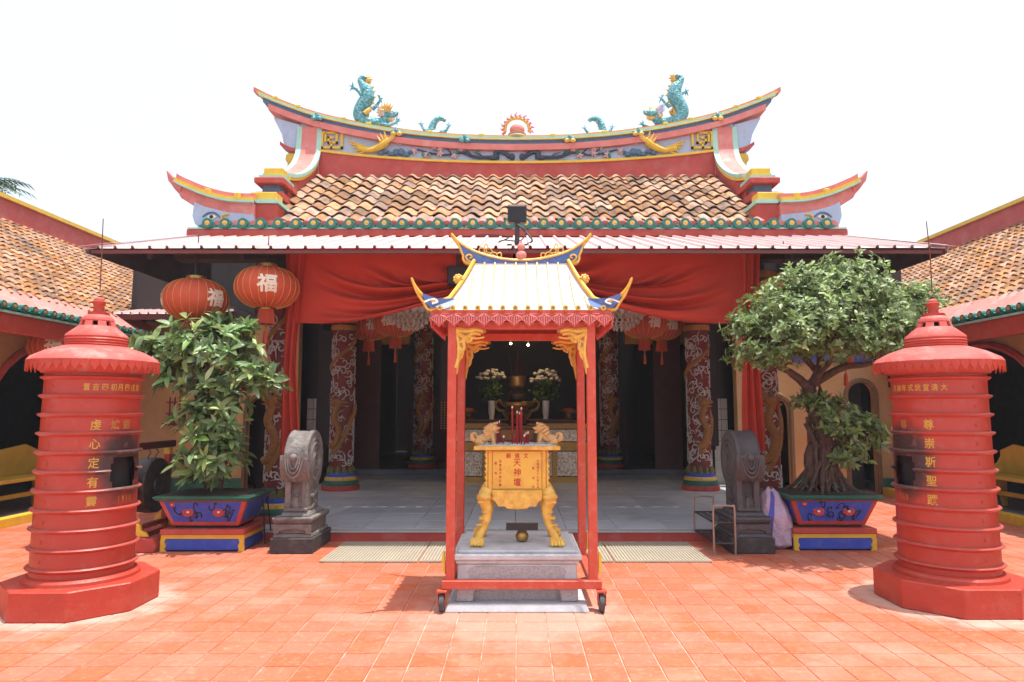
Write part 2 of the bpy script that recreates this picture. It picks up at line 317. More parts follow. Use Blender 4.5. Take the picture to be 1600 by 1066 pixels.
def thing(name, label, cat, loc=(0,0,0), rotz=0, group=None):
    o = bpy.data.objects.new(name, None); C.objects.link(o); o.empty_display_size = .1
    o.location = loc; o.rotation_euler = (0,0,rotz); return tag(o, label, cat, group)
KIDS = {}
def copy_tree(o, parent=None):
    kids = [c for c in bpy.data.objects if c.parent == o]
    c = o.copy(); C.objects.link(c); c.parent = parent
    for k in kids: copy_tree(k, c)
    return c
def dup(o, loc, rotz=None, label=None, scale=None):
    c = copy_tree(o); c.location = loc
    if rotz is not None: c.rotation_euler.z = rotz
    if label: c['label'] = label
    if scale: c.scale = scale
    return c
def bez(p, n=12):
    """Catmull-Rom through points"""
    p = [Vector(q) for q in p]; out = []
    for i in range(len(p)-1):
        a = p[max(i-1, 0)]; b = p[i]; c = p[i+1]; d = p[min(i+2, len(p)-1)]
        for k in range(n):
            t = k/n; out.append(.5*((2*b)+(c-a)*t+(2*a-5*b+4*c-d)*t*t+(3*b-a-3*c+d)*t**3))
    out.append(p[-1]); return out
def lerp(a, b, t): return a+(b-a)*t
def interp(tab, x):
    if x <= tab[0][0]: return tab[0][1]
    for (a, b), (c, d) in zip(tab, tab[1:]):
        if x <= c: return lerp(b, d, (x-a)/(c-a))
    return tab[-1][1]

GLYPH = {}
def glyph(ch, extrude=.03, offset=.012):
    """one written character as a solid, centred, about 1 unit high, facing -Y"""
    if (ch, extrude) in GLYPH: return GLYPH[(ch, extrude)]
    c = bpy.data.curves.new('g', 'FONT'); c.body = ch; c.extrude = extrude; c.offset = offset; c.resolution_u = 2
    o = bpy.data.objects.new('g', c); C.objects.link(o); bpy.context.view_layer.update()
    me = bpy.data.meshes.new_from_object(o.evaluated_get(bpy.context.evaluated_depsgraph_get()))
    vs = [tuple(v.co) for v in me.vertices]; fs = [tuple(p.vertices) for p in me.polygons]
    bpy.data.objects.remove(o); bpy.data.curves.remove(c); bpy.data.meshes.remove(me)
    x0 = min(v[0] for v in vs); x1 = max(v[0] for v in vs); y0 = min(v[1] for v in vs); y1 = max(v[1] for v in vs)
    vs = [(v[0]-(x0+x1)/2, -v[2], v[1]-(y0+y1)/2) for v in vs]
    GLYPH[(ch, extrude)] = (vs, fs); return vs, fs

# ------------------------------------------------------------------ the ground
g = MB(); g.box(-60, 60, -25, 120, -.4, -.006); ground = tag(g.build('courtyard_ground', grout), kind='structure')
def tile_mesh(w_, d_, h=.006, bv=.003):
    return MB().frustum(-w_/2, w_/2, -d_/2, d_/2, -h, -w_/2+bv, w_/2-bv, -d_/2+bv, d_/2-bv, 0)
S = .212
tm = tile_mesh(S-.006, S-.006).mesh('tile', paving)
cands = []; rest = MB()
for j in range(-3, 48):
    y = 3.75+S*(j+.5)
    off = 0
    half = min(6.55, y*.80+.5)
    i0 = int(-half/S)-1
    for i in range(i0, -i0+1):
        x = S*i+.1+(off if abs(i) > 5 else 0)
        if y > 7.95 and abs(x) < 4.1: continue
        if abs(x) > 6.5: continue
        inview = (y > 3.95 and abs(x) < y*.76)
        cands.append((not inview, y, x))
cands.sort()
for k, (nv, y, x) in enumerate(cands):
    dz = rnd.uniform(-.0012, .0012)
    if k < 300: put('tile', tm, ground, (x, y, dz), (rnd.uniform(-.003, .003), rnd.uniform(-.003, .003), 0))
    else:
        b = tile_mesh(S-.006, S-.006); b.shift((x, y, dz)); rest.add(b.v, b.f)
o = rest.build('tiles', paving, ground); o['kind'] = 'stuff'

# terrace of the hall: red riser, granite edge, marble slabs
ter = MB(); ter.box(-4.05, 4.05, 8.0, 14.85, -.02, .095); terrace = tag(ter.build('hall_terrace', red_dull), kind='structure')
MB().box(-4.06, 4.06, 7.985, 8.16, .096, .112).build('edge_stone', granite_s, terrace, bevel=.004)
mm = tile_mesh(.595, .595, .012, .002).mesh('marble_slab', marble)
for j in range(11):
    for i in range(-7, 7):
        put('marble_slab', mm, terrace, (.3+.6*i-.02, 8.465+.6*j, .112+rnd.uniform(-.0006, .0006)), (0, 0, rnd.choice((0, PI/2, PI, -PI/2))))
hf = MB(); hf.box(-4.0, 4.0, 14.85, 21.5, -.02, .22); tag(hf.build('hall_floor', M('dark_marble', (.2, .2, .22), .3, (.12, .12, .14), .8, 3)), kind='structure')
for s in (-1, 1):
    v = MB(); v.box(min(s*6.62, s*12), max(s*6.62, s*12), 2, 20, -.02, .1)
    vo = tag(v.build('veranda_floor_left' if s < 0 else 'veranda_floor_right', M('grey_cement', (.16, .16, .17), .8, (.12, .12, .13))), kind='structure')
    k = MB(); k.box(min(s*6.5, s*6.62), max(s*6.5, s*6.62), 2, 12.35, -.01, .125); k.build('kerb', yellow, vo, bevel=.012)

# ------------------------------------------------------------------ the main hall
hall = thing('temple_hall', 'red temple hall with swept dragon ridge and brown pantile roof', 'temple')
def wave_tile(w_, l_, amp, th, seg=8, lift=.03):
    """S-shaped pantile, local x across, y up the slope"""
    vs = []; n = seg+1
    for (yy, z0) in ((0, lift), (l_, 0)):
        for t in (th, 0):
            for i in range(n):
                u = i/seg; z = amp*math.sin(TAU*(u-.02))*(.9 if u < .5 else 1)
                vs.append((w_*(u-.5)*1.06, yy, z+z0+t))
    fs = []
    for i in range(seg):
        fs += [(i, i+1, 2*n+i+1, 2*n+i), (n+i+1, n+i, 3*n+i, 3*n+i+1), (n+i, n+i+1, i+1, i)]
    fs += [(0, 2*n, 3*n, n), (n-1, 2*n-1, 4*n-1, 3*n-1)]
    return MB().add(vs, fs)
Y0, Z0, Y1, Z1 = 9.95, 4.165, 13.0, 6.08
sl = math.atan2(Z1-Z0, Y1-Y0); L_ = math.hypot(Z1-Z0, Y1-Y0)
roof = MB().add([(-4.35, Y0, Z0-.06), (4.35, Y0, Z0-.06), (4.35, Y1+.1, Z1), (-4.35, Y1+.1, Z1), (-4.35, Y0, Z0-.14), (4.35, Y0, Z0-.14), (4.35, Y1+.1, Z1-.1), (-4.35, Y1+.1, Z1-.1),
    (-4.35, 17.2, 3.8), (4.35, 17.2, 3.8), (-4.35, 17.2, 3.7), (4.35, 17.2, 3.7)], [(0,1,2,3), (4,7,6,5), (0,4,5,1), (3,2,9,8), (7,10,11,6), (8,9,11,10), (0,3,7,4), (1,5,6,2), (3,8,10,7), (2,6,11,9)]).build('roof', dark, hall)
tw = .262; rows = 10; ex = L_/rows
wt = wave_tile(tw, ex*1.1, .036, .014).mesh('roof_tile', rooft, smooth=True)
for j in range(rows):
    for i in range(30):
        x = (i-14.5)*tw+rnd.uniform(-.011, .011)
        s_ = (j+rnd.uniform(-.05, .05)-(.12 if rnd.random() < .05 else 0))*ex
        put('tile', wt, roof, (x, Y0+s_*math.cos(sl), Z0+s_*math.sin(sl)+rnd.uniform(-.004, .004)), (sl-.02+rnd.uniform(-.02, .02), rnd.uniform(-.035, .035), rnd.uniform(-.035, .035)))
# eave: fascia, caps and medallions
MB().box(-4.9, 4.9, 9.9, 10.02, 4.05, 4.16).build('fascia', red_dull, hall, bevel=.006)
MB().box(-4.88, 4.88, 9.885, 10.0, 4.162, 4.185).build('fascia_trim', mint, hall)
def eave_cap(r):
    b = MB(); pr = []
    for i in range(13):
        a = PI*i/12; pr.append((math.cos(a)*r, math.sin(a)*r))
    pr = [(r*1.95, -.5*r), (r*1.2, -.25*r)]+pr+[(-r*1.2, -.25*r), (-r*1.95, -.5*r), (-r*.9, -.95*r), (0, -1.05*r), (r*.9, -.95*r)]
    b.prism(pr, -.03, .05); b.lathe([(r*.98, -.05), (r*1.02, -.02), (r*.98, .28)], 16, axis='y')
    return b
def medal(r):
    r *= .74; b = MB(); b.lathe([(r*.62, -.056), (r*.62, -.03)], 14, axis='y')
    for k in range(8):
        a = TAU*k/8; b.ball((r*.42*math.cos(a), -.058, r*.42*math.sin(a)), (r*.17, r*.1, r*.17), 6, 4)
    b.ball((0, -.06, 0), (r*.25, r*.14, r*.25), 8, 4); return b
ec = eave_cap(.078).mesh('eave_cap', green_gl, smooth=True); em = medal(.08).mesh('medallion', gold, smooth=True)
ncap = 36
for i in range(ncap):
    x = (i-(ncap-1)/2)*.2615
    c = put('eave_cap', ec, hall, (x, 9.9, 4.24)); put('medallion', em, c, (0, 0, 0))
    if abs(x) > 3.7:
        MB().lathe([(.085, 0), (.085, .62)], 10, (x+.13, 0, 0), axis='y').build('eave_roll', pink, hall, True, loc=(0, 9.94, 4.225))
    else:
        MB().lathe([(.07, 0), (.06, .3)], 10, axis='y').build('eave_roll', pink, hall, True, loc=(x+.13, 9.95, 4.24), rot=(.5, 0, 0))

# the main ridge, swept up at both ends (curves as x, height)
YR = 13.0
top = [(0, 6.84), (1.0, 6.86), (1.9, 6.93), (2.6, 7.03), (3.3, 7.16), (4.0, 7.33), (4.6, 7.55), (5.0, 7.72), (5.2, 7.84)]
def ridge_curve(d0, d1=0, xs=None, xmax=5.2):
    out = []
    for i in range(-40, 41):
        x = xmax*i/40; a = abs(x)
        z = interp(top, a); 
        out.append((x, z-lerp(d0, d0 if not d1 else d1, (a/5.2)**3)))
    return out
def smooth_top(cv, it=6):
    for _ in range(it):
        cv = [cv[0]]+[(cv[i][0], (cv[i-1][1]+2*cv[i][1]+cv[i+1][1])/4) for i in range(1, len(cv)-1)]+[cv[-1]]
    return cv
def layer(name, mat, da, db, th, xmax=5.2, ea=None, eb=None, parent=hall):
    A = smooth_top(ridge_curve(da, ea or 0, xmax=xmax)); B = smooth_top(ridge_curve(db, eb or 0, xmax=xmax))
    return MB().strip(A, B, YR-th, YR+th).build(name, mat, parent)
layer('ridge_crest', pink, 0, .035, .10, 5.2, .001, .1)
layer('ridge_yellow', yellow, .035, .07, .15, 5.12, .05, .1)
layer('ridge_mint', mint, .07, .115, .19, 5.06, .08, .14)
layer('ridge_gold_line', yellow, .115, .13, .2, 5.02)
layer('ridge_slate', navy, .13, .215, .16, 4.98)
layer('ridge_pink_band', pink, .215, .335, .2, 4.86)
# panel and red skirt
A = smooth_top(ridge_curve(.335, xmax=4.24)); B = [(x, 6.30+.26*(abs(x)/3.95)**2.2) for x, z in A]
MB().strip(A, B, YR-.1, YR+.1).build('ridge_panel', skyblue, hall)
Bt = [(3.85*i/30, 6.29+.25*(abs(3.85*i/30)/3.95)**2.2) for i in range(-30, 31)]
MB().strip(Bt, [(x, z-.045) for x, z in Bt], YR-.2, YR+.2).build('panel_moulding', yellow, hall)
MB().strip([(x, z-.045) for x, z in Bt], [(x, 5.95) for x, z in Bt], YR-.17, YR+.17).build('ridge_skirt', red_dull, hall)

# gable crests: swept wall stepping down from the ridge to the eave, one each side
def gable(s):
    path = [(12.86, 6.97), (12.85, 6.75), (12.8, 6.45), (12.62, 6.18), (12.3, 5.93), (11.9, 5.7), (11.5, 5.53), (11.2, 5.44)]
    p = bez([(0, a, b) for a, b in path], 6); xi, xo = s*3.86, s*4.25
    g_ = thing('gable', None, None); g_.name = 'gable_crest'; g_.parent = hall
    for key in ('label', 'category', 'group'):
        if key in g_: del g_[key]
    def band(name, mat, x0, x1, up, down):
        vs = []; 
        for q in p: vs += [(x0, q.y, q.z+up), (x1, q.y, q.z+up), (x1, q.y, q.z-down), (x0, q.y, q.z-down)]
        n = len(p); fs = [(4*i+k, 4*i+(k+1) % 4, 4*i+4+(k+1) % 4, 4*i+4+k) for i in range(n-1) for k in range(4)]+[(3,2,1,0), tuple(4*n-4+k for k in range(4))]
        MB().add(vs, fs).build(name, mat, g_)
    band('wall', red_dull, xi, xo, -.1, .75)
    band('cap', pink, xi+s*.05, xo-s*.05, .03, .06)
    band('trim', mint, xi-s*.05, xi+s*.048, .035, .03); band('trim_line', yellow, xi-s*.042, xi+s*.045, -.03, .085)
    band('trim', mint, xo-s*.048, xo+s*.05, .035, .03)
    pass
    # stepped foot: yellow block, red slab, slate neck, red pier
    a, b = min(s*3.88, s*4.2), max(s*3.88, s*4.2)
    MB().box(a, b, 10.98, 11.28, 5.34, 5.49).build('yellow_block', yellow, g_, bevel=.01)
    MB().box(a-.05, b+.05, 10.9, 11.4, 5.29, 5.338).build('mint_slab', mint, g_)
    MB().box(a-.08, b+.08, 10.78, 11.5, 5.17, 5.265).build('red_slab', red_dull, g_, bevel=.01)
    MB().box(a+.02, b-.02, 10.9, 11.5, 5.03, 5.168).build('slate_neck', navy, g_)
    MB().box(a-.07, b+.07, 10.8, 11.5, 4.9, 5.028).build('red_slab', red_dull, g_, bevel=.01)
    a2, b2 = min(s*3.68, s*4.12), max(s*3.68, s*4.12)
    MB().box(a2+.02, b2-.02, 10.22, 10.5, 4.7, 4.83).build('yellow_block', yellow, g_, bevel=.01)
    MB().box(a2-.03, b2+.03, 10.16, 10.85, 4.64, 4.697).build('mint_slab', mint, g_)
    MB().box(a2, b2, 10.2, 11.0, 4.2, 4.638).build('pier', red_dull, g_, bevel=.01)
    MB().add([(x, y, z) for x in (s*3.92, s*4.1) for y, z in ((10.9, 4.2), (12.6, 5.2), (12.6, 5.95), (11.4, 5.3), (10.9, 4.9))], [(0,1,2,3,4), (9,8,7,6,5)]+[(i, i+5, (i+1) % 5+5, (i+1) % 5) for i in range(5)]).build('gable_wall', red_dull, g_)
    # outer end of the main ridge under the sweep
    MB().add([(s*x_, YR+d_, z_) for d_ in (-.12, .12) for x_, z_ in ((4.25, 7.05), (4.78, 7.2), (4.6, 6.85), (4.53, 6.55), (4.25, 6.5))],
        [(0,1,2,3,4), (9,8,7,6,5)]+[(i, i+5, (i+1) % 5+5, (i+1) % 5) for i in range(5)]).build('end_panel', skyblue, g_)
    MB().strip([(s*(4.26+.36*t), 6.56-.02*t+.16*t*t) for t in (0, .25, .5, .75, 1)], [(s*(4.26+.36*t), 6.49-.02*t+.16*t*t) for t in (0, .25, .5, .75, 1)], YR-.16, YR+.16).build('end_ledge', red_dull, g_)
    MB().prism([(s*4.26, 6.48), (s*4.5, 6.46), (s*4.52, 6.34), (s*4.46, 6.26), (s*4.5, 6.16), (s*4.58, 6.12), (s*4.5, 6.06), (s*4.26, 6.02)], YR-.14, YR+.1).build('end_scroll', yellow, g_, bevel=.02)
    # upswept horn at the eave corner, with the pale bird face beneath it
    P_ = lambda *q: [(s*x, 0, z) for x, z in q]
    lo = bez(P_((4.0, 4.43), (4.4, 4.45), (4.75, 4.52), (5.0, 4.64), (5.2, 4.82), (5.31, 4.97)), 6); hi = bez(P_((4.0, 4.66), (4.4, 4.68), (4.75, 4.77), (5.0, 4.87), (5.17, 4.95), (5.28, 5.03)), 6)
    MB().strip([(q.x, q.z) for q in hi], [(q.x, q.z) for q in lo], 10.12, 10.5).build('horn', pink, g_)
    for dy in (10.12, 10.42):
        k_ = 0 if dy < 10.3 else .06
        MB().strip([(s*x, z) for x, z in ((5.1, 4.91), (5.2, 4.98), (5.28, 5.05), (5.345-k_, 5.13))], [(s*x, z) for x, z in ((5.12, 4.8), (5.24, 4.88), (5.315, 4.97), (5.35-k_, 5.125))], dy-.02, dy+.1).build('horn_tip', pink, g_)
    sh = lambda cv, d: [(q.x, q.z+d) for q in cv[:-4]]
    MB().strip(sh(hi, .045), sh(hi, -.01), 10.07, 10.55).build('horn_yellow', yellow, g_)
    MB().strip(sh(hi, -.011), sh(hi, -.04), 10.05, 10.57).build('horn_mint', mint, g_)
    MB().strip(sh(hi, .12), sh(hi, .046), 10.14, 10.48).build('horn_crest', pink, g_)
    MB().strip([(s*x, z) for x, z in ((5.0, 4.68), (5.12, 4.78), (5.22, 4.87))], [(s*x, z) for x, z in ((4.98, 4.62), (5.14, 4.72), (5.23, 4.865))], 10.18, 10.44).build('horn_tip', pink, g_)
    for x in (4.25, 4.7):
        MB().box(s*x-.04, s*x+.04, 10.06, 10.2, interp([(3.95, 4.7), (4.4, 4.66), (4.72, 4.74)], x), interp([(3.95, 4.7), (4.4, 4.66), (4.72, 4.74)], x)+.1).build('horn_stud', yellow, g_, bevel=.01)
    f = MB().prism([(s*4.0, 4.19), (s*4.76, 4.19), (s*4.88, 4.3), (s*4.92, 4.42), (s*4.9, 4.64), (s*4.75, 4.565), (s*4.4, 4.478), (s*4.0, 4.438)], 10.1, 10.46).build('bird_face', skyblue, g_)
    MB().ball((s*4.62, 10.09, 4.4), (.07, .02, .035)).build('eye', white, f, True); MB().ball((s*4.62, 10.072, 4.4), (.03, .012, .026)).build('pupil', black, f, True)
    br = bez([(s*4.5, 10.09, 4.4), (s*4.57, 10.085, 4.46), (s*4.67, 10.085, 4.46), (s*4.76, 10.09, 4.4)], 5); MB().tube(br, .012, 6).build('brow', navy, f, True)
    MB().tube([(s*4.82, 10.2, 4.42), (s*4.89, 10.2, 4.41), (s*4.91, 10.2, 4.36)], [.05, .04, .01], 8).build('beak', yellow, f, True)
    cu = bez([(s*4.36, 10.09, 4.44), (s*4.44, 10.08, 4.43), (s*4.47, 10.08, 4.38), (s*4.42, 10.08, 4.35), (s*4.39, 10.08, 4.39)], 4); MB().tube(cu, .014, 6).build('curl', yellow, f, True)
for s in (-1, 1): gable(s)

# relief work on the ridge panel
def at_panel(x): return 6.33+.26*(abs(x)/3.95)**2.2
for s in (-1, 1):
    fr = MB()   # yellow key fret
    fx, fz = s*3.4, at_panel(3.5)
    for (a, b, c, d) in ((0, .42, .0, .04), (0, .04, 0, .4), (.38, .42, 0, .3), (.1, .42, .3, .34), (.1, .14, .1, .34), (.1, .3, .1, .14), (.26, .3, .1, .24), (.18, .3, .2, .24), (0, .3, .37, .41), (-.1, .0, .37, .41), (.2, .24, .0, .12), (.32, .36, .14, .32)):
        x0, x1 = sorted((fx+s*a, fx+s*b)); fr.box(x0, x1, YR-.15, YR-.1, fz+c+.03, fz+d+.03)
    fr.build('key_fret', yellow, hall)
    # phoenix on rocks
    px_, pz = s*2.5, at_panel(2.5)
    ph = MB()
    ph.tube(bez([(px_+s*.6, YR-.14, pz+.14), (px_+s*.35, YR-.15, pz+.1), (px_+s*.1, YR-.18, pz+.2), (px_, YR-.2, pz+.32)], 6), [.05, .05, .05, .05, .05, .05, .055, .06, .06, .07, .07, .07, .075, .075, .07, .06, .05, .04, .03], 8)
    for k in range(5): ph.tube([(px_+s*.35, YR-.14, pz+.12), (px_+s*(.6+.05*k), YR-.15, pz+.02+.07*k)], [.03, .012], 6)
    ph.build('phoenix', yellow, hall, True)
    wg = MB()
    for (dx, dz, r_) in ((.16, .42, .03), (.08, .46, .03), (-.1, .48, .03), (-.14, .44, .025), (.22, .36, .025)):
        wg.tube([(px_+s*.05, YR-.19, pz+.22), (px_+s*dx*.7, YR-.22, pz+dz*.7), (px_+s*dx, YR-.22, pz+dz)], [.03, r_, .005], 6)
    wg.build('phoenix_wing', gold, hall, True)
    rk = MB()
    for k in range(7): rk.ball((px_+s*(.16-.1*k), YR-.13, pz+.05+.03*math.sin(k*2.2)), (.07, .05, .06+.02*math.sin(k*5)), 7, 5)
    rk.build('rockery', navy, hall, True)
    br = MB(); lf = MB()
    base = bez([(s*.35, YR-.12, at_panel(.35)+.06), (s*.8, YR-.14, at_panel(.8)+.05), (s*1.1, YR-.14, at_panel(1)+.14), (s*1.45, YR-.14, at_panel(1.4)+.07), (s*1.95, YR-.13, at_panel(1.9)+.16)], 6)
    br.tube(base, [.04-.028*i/len(base) for i in range(len(base))], 6)
    for (a, b) in ((7, (.15, .12)), (11, (.2, -.06)), (15, (.2, .14)), (18, (.22, .13)), (20, (.2, -.08)), (4, (.2, .1))):
        q = base[a]; e = q+Vector((s*b[0], -.01, b[1])); br.tube([q, (q+e)/2+Vector((0, -.01, .02)), e], [.016, .013, .006], 5)
        for k in range(2):
            c = e+Vector((s*rnd.uniform(-.1, .05), -.02, rnd.uniform(-.04, .06))); lf.add([c, c+Vector((.03, -.01, .035)), c+Vector((.005, -.005, .1)), c+Vector((-.035, 0, .04)), c+Vector((0, -.025, .045))], [(0,1,4), (1,2,4), (2,3,4), (3,0,4)])
    br.build('plum_branch', M('slate_branch', (.03, .05, .09), .5), hall, True); lf.build('plum_leaves', M('relief_green', (.03, .2, .15), .5), hall)
    fm = MB(); fm.ball((0, 0, 0), (.035, .03, .035), 8, 6)
    for k in range(5): fm.ball((.045*math.cos(TAU*k/5), .005, .045*math.sin(TAU*k/5)), (.028, .02, .028), 6, 4)
    fme = fm.mesh('plum_flower', M('plum_pink', (.5, .22, .24), .5, (.62, .5, .48), .9, 40), True)
    for (x, dz) in ((1.1, .2), (1.22, .08), (1.5, .1), (1.5, .2), (1.75, .06), (1.62, .22), (2.02, .12), (2.3, .28)):
        put('plum_flower', fme, hall, (s*x, YR-.15, at_panel(x)+dz))
    an = MB()
    cu = bez([(s*.15, YR-.13, at_panel(0)+.06), (s*.22, YR-.14, at_panel(0)+.12), (s*.32, YR-.14, at_panel(.3)+.16), (s*.42, YR-.14, at_panel(.4)+.13), (s*.4, YR-.14, at_panel(.4)+.05), (s*.52, YR-.14, at_panel(.5)+.04)], 5)
    an.tube(cu, [.045]*len(cu), 7); an.ball((s*.1, YR-.14, at_panel(0)+.06), (.06, .05, .07), 8, 6); an.build('relief_animal', M('slate_branch', (.03, .05, .09)), hall, True)
    # bat-shaped bosses along the ridge bands
    for x, m_ in ((3.9, teal if s < 0 else gold), (2.35, gold), (1.02, teal if s < 0 else gold)):
        z = interp(top, x)-.17; bb = MB(); bb.ball((s*x-.05, YR-.22, z), (.06, .04, .045), 8, 6); bb.ball((s*x+.06, YR-.22, z), (.06, .04, .045), 8, 6); bb.build('boss', m_, hall, True)
        bb = MB(); bb.ball((s*x, YR-.23, z+.07), (.03, .03, .06), 8, 6); bb.ball((s*x-.06, YR-.22, z+.05), (.05, .02, .02), 8, 6); bb.ball((s*x+.06, YR-.22, z+.05), (.05, .02, .02), 8, 6); bb.build('boss_leaf', teal, hall, True)
    for x in (.7, 1.7, 2.9, 3.4, 4.3, 4.75):
        z = interp(top, x); MB().box(s*x-.05, s*x+.05, YR-.17, YR-.1, z-.055, z+.005).build('stud', yellow, hall, bevel=.012)

# hall walls, beams, dark interior
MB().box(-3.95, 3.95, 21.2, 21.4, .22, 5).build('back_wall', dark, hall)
for s in (-1, 1):
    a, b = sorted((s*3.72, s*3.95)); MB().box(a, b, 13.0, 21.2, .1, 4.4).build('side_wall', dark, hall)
    a, b = sorted((s*3.5, s*3.78)); MB().box(a, b, 12.9, 12.96, .82, 3.0).build('couplet_board', dark, hall, bevel=.01)
    pil = MB().box(min(s*3.72, s*3.96), max(s*3.72, s*3.96), 12.97, 12.995, .1, .75).build('pilaster', white, hall)
    for j in range(8):
        for i in range(2):
            x = s*(3.79+.12*i); MB().box(x-.056, x+.056, 12.955, 12.97, .115+.2*j, .115+.2*j+.19).build('wall_tile', M('white_wall_tile', (.62, .6, .55), .35, (.5, .47, .42)), pil, bevel=.003)
    # leaf of the great doors, open inward
    d = MB().box(min(s*3.0, s*3.6), max(s*3.0, s*3.6), 15.0, 15.06, .22, 3.2).build('door_leaf', darkred, hall)
    MB().box(min(s*1.25, s*2.75), max(s*1.25, s*2.75), 17.2, 17.3, .22, 1.5).build('inner_screen', darkred, hall)
    MB().box(min(s*2.4, s*3.72), max(s*2.4, s*3.72), 15.1, 15.3, 2.95, 3.3).build('lintel_carving', gold_dk, hall)
MB().box(-3.95, 3.95, 12.85, 13.1, 3.35, 4.3).build('front_beam', dark, hall)
MB().box(-3.9, 3.9, 11.95, 12.25, 3.12, 3.35).build('tie_beam', darkred, hall, bevel=.02)
MB().box(-3.9, 3.9, 15.2, 15.5, 3.7, 4.0).build('inner_beam', darkred, hall)
MB().box(-4.4, 4.4, 8.6, 8.85, 3.42, 3.57).build('porch_beam', dark, hall)
for s in (-1, 1):
    a, b = sorted((s*2.95, s*3.2)); MB().box(a, b, 8.7, 13, 3.3, 3.5).build('porch_beam', dark, hall)
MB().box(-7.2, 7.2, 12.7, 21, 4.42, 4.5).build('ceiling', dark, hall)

# corrugated awning in front of the hall
awn = thing('corrugated_awning', 'faded pink corrugated metal awning along the front of the temple hall', 'awning', (0, 7.55, 3.31))
aY, aZ = 2.3, .71
asl = math.atan2(aZ, aY); aL = math.hypot(aY, aZ)
def sheet(w_, n):
    pr = []
    p_ = w_/n
    for i in range(n):
        x = i*p_; pr += [(x, 0), (x+p_*.76, 0), (x+p_*.81, .032), (x+p_*.93, .032), (x+p_*.98, 0)]
    pr.append((w_+.01, 0)); vs = [(x, 0, z) for x, z in pr]+[(x, aL, z) for x, z in pr]+[(x, 0, z-.004) for x, z in pr]+[(x, aL, z-.004) for x, z in pr]
    k = len(pr); fs = []
    for i in range(k-1): fs += [(i, i+1, k+i+1, k+i), (2*k+i+1, 2*k+i, 3*k+i, 3*k+i+1), (2*k+i, 2*k+i+1, i+1, i)]
    return MB().add(vs, fs)
sw = 9.76/10; sm = sheet(sw, 5).mesh('roof_sheet', pinksheet)
for i in range(10): put('roof_sheet', sm, awn, (-4.9+i*sw, rnd.uniform(-.012, .012), .0025*(i % 2)), (asl, 0, 0))
MB().box(-4.88, 4.84, .03, .07, -.052, -.012).build('fascia', M('awning_fascia', (.17, .06, .055), .6, (.12, .045, .04)), awn)
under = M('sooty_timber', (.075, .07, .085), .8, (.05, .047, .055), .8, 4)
for y in (.9, 1.5, 2.1):
    z = y*aZ/aY; MB().box(-4.75, 4.75, y-.03, y+.03, z-.13, z-.04).build('purlin', under, awn)
for i in range(9):
    x = -4.6+i*1.15; MB().add([(x+a, y, y*aZ/aY+dz) for a in (-.03, .03) for y, dz in ((.85, -.2), (2.28, -.2), (2.28, -.1), (.85, -.1))], [(0,1,2,3), (7,6,5,4)]+[(i_, i_+4, (i_+1) % 4+4, (i_+1) % 4) for i_ in range(4)]).build('rafter', under, awn)
for s in (-1, 1):
    x = s*4.82
    MB().prism([(-.01, -.06), (5.4, -.06), (5.4, 1.02), (2.3, .695), (0, -.015)], x-.02 if s < 0 else x, x if s < 0 else x+.02, 'yz').build('side_panel', under, awn)
    MB().add([(s*4.7, -.02, .045), (s*4.93, -.02, .02), (s*4.93, 2.3, .735), (s*4.7, 2.3, .755), (s*4.7, -.02, .04), (s*4.93, -.02, .015), (s*4.93, 2.3, .73), (s*4.7, 2.3, .75)], [(0,1,2,3), (4,7,6,5), (0,4,5,1), (1,5,6,2), (2,6,7,3), (3,7,4,0)]).build('verge_flashing', pinksheet, awn)

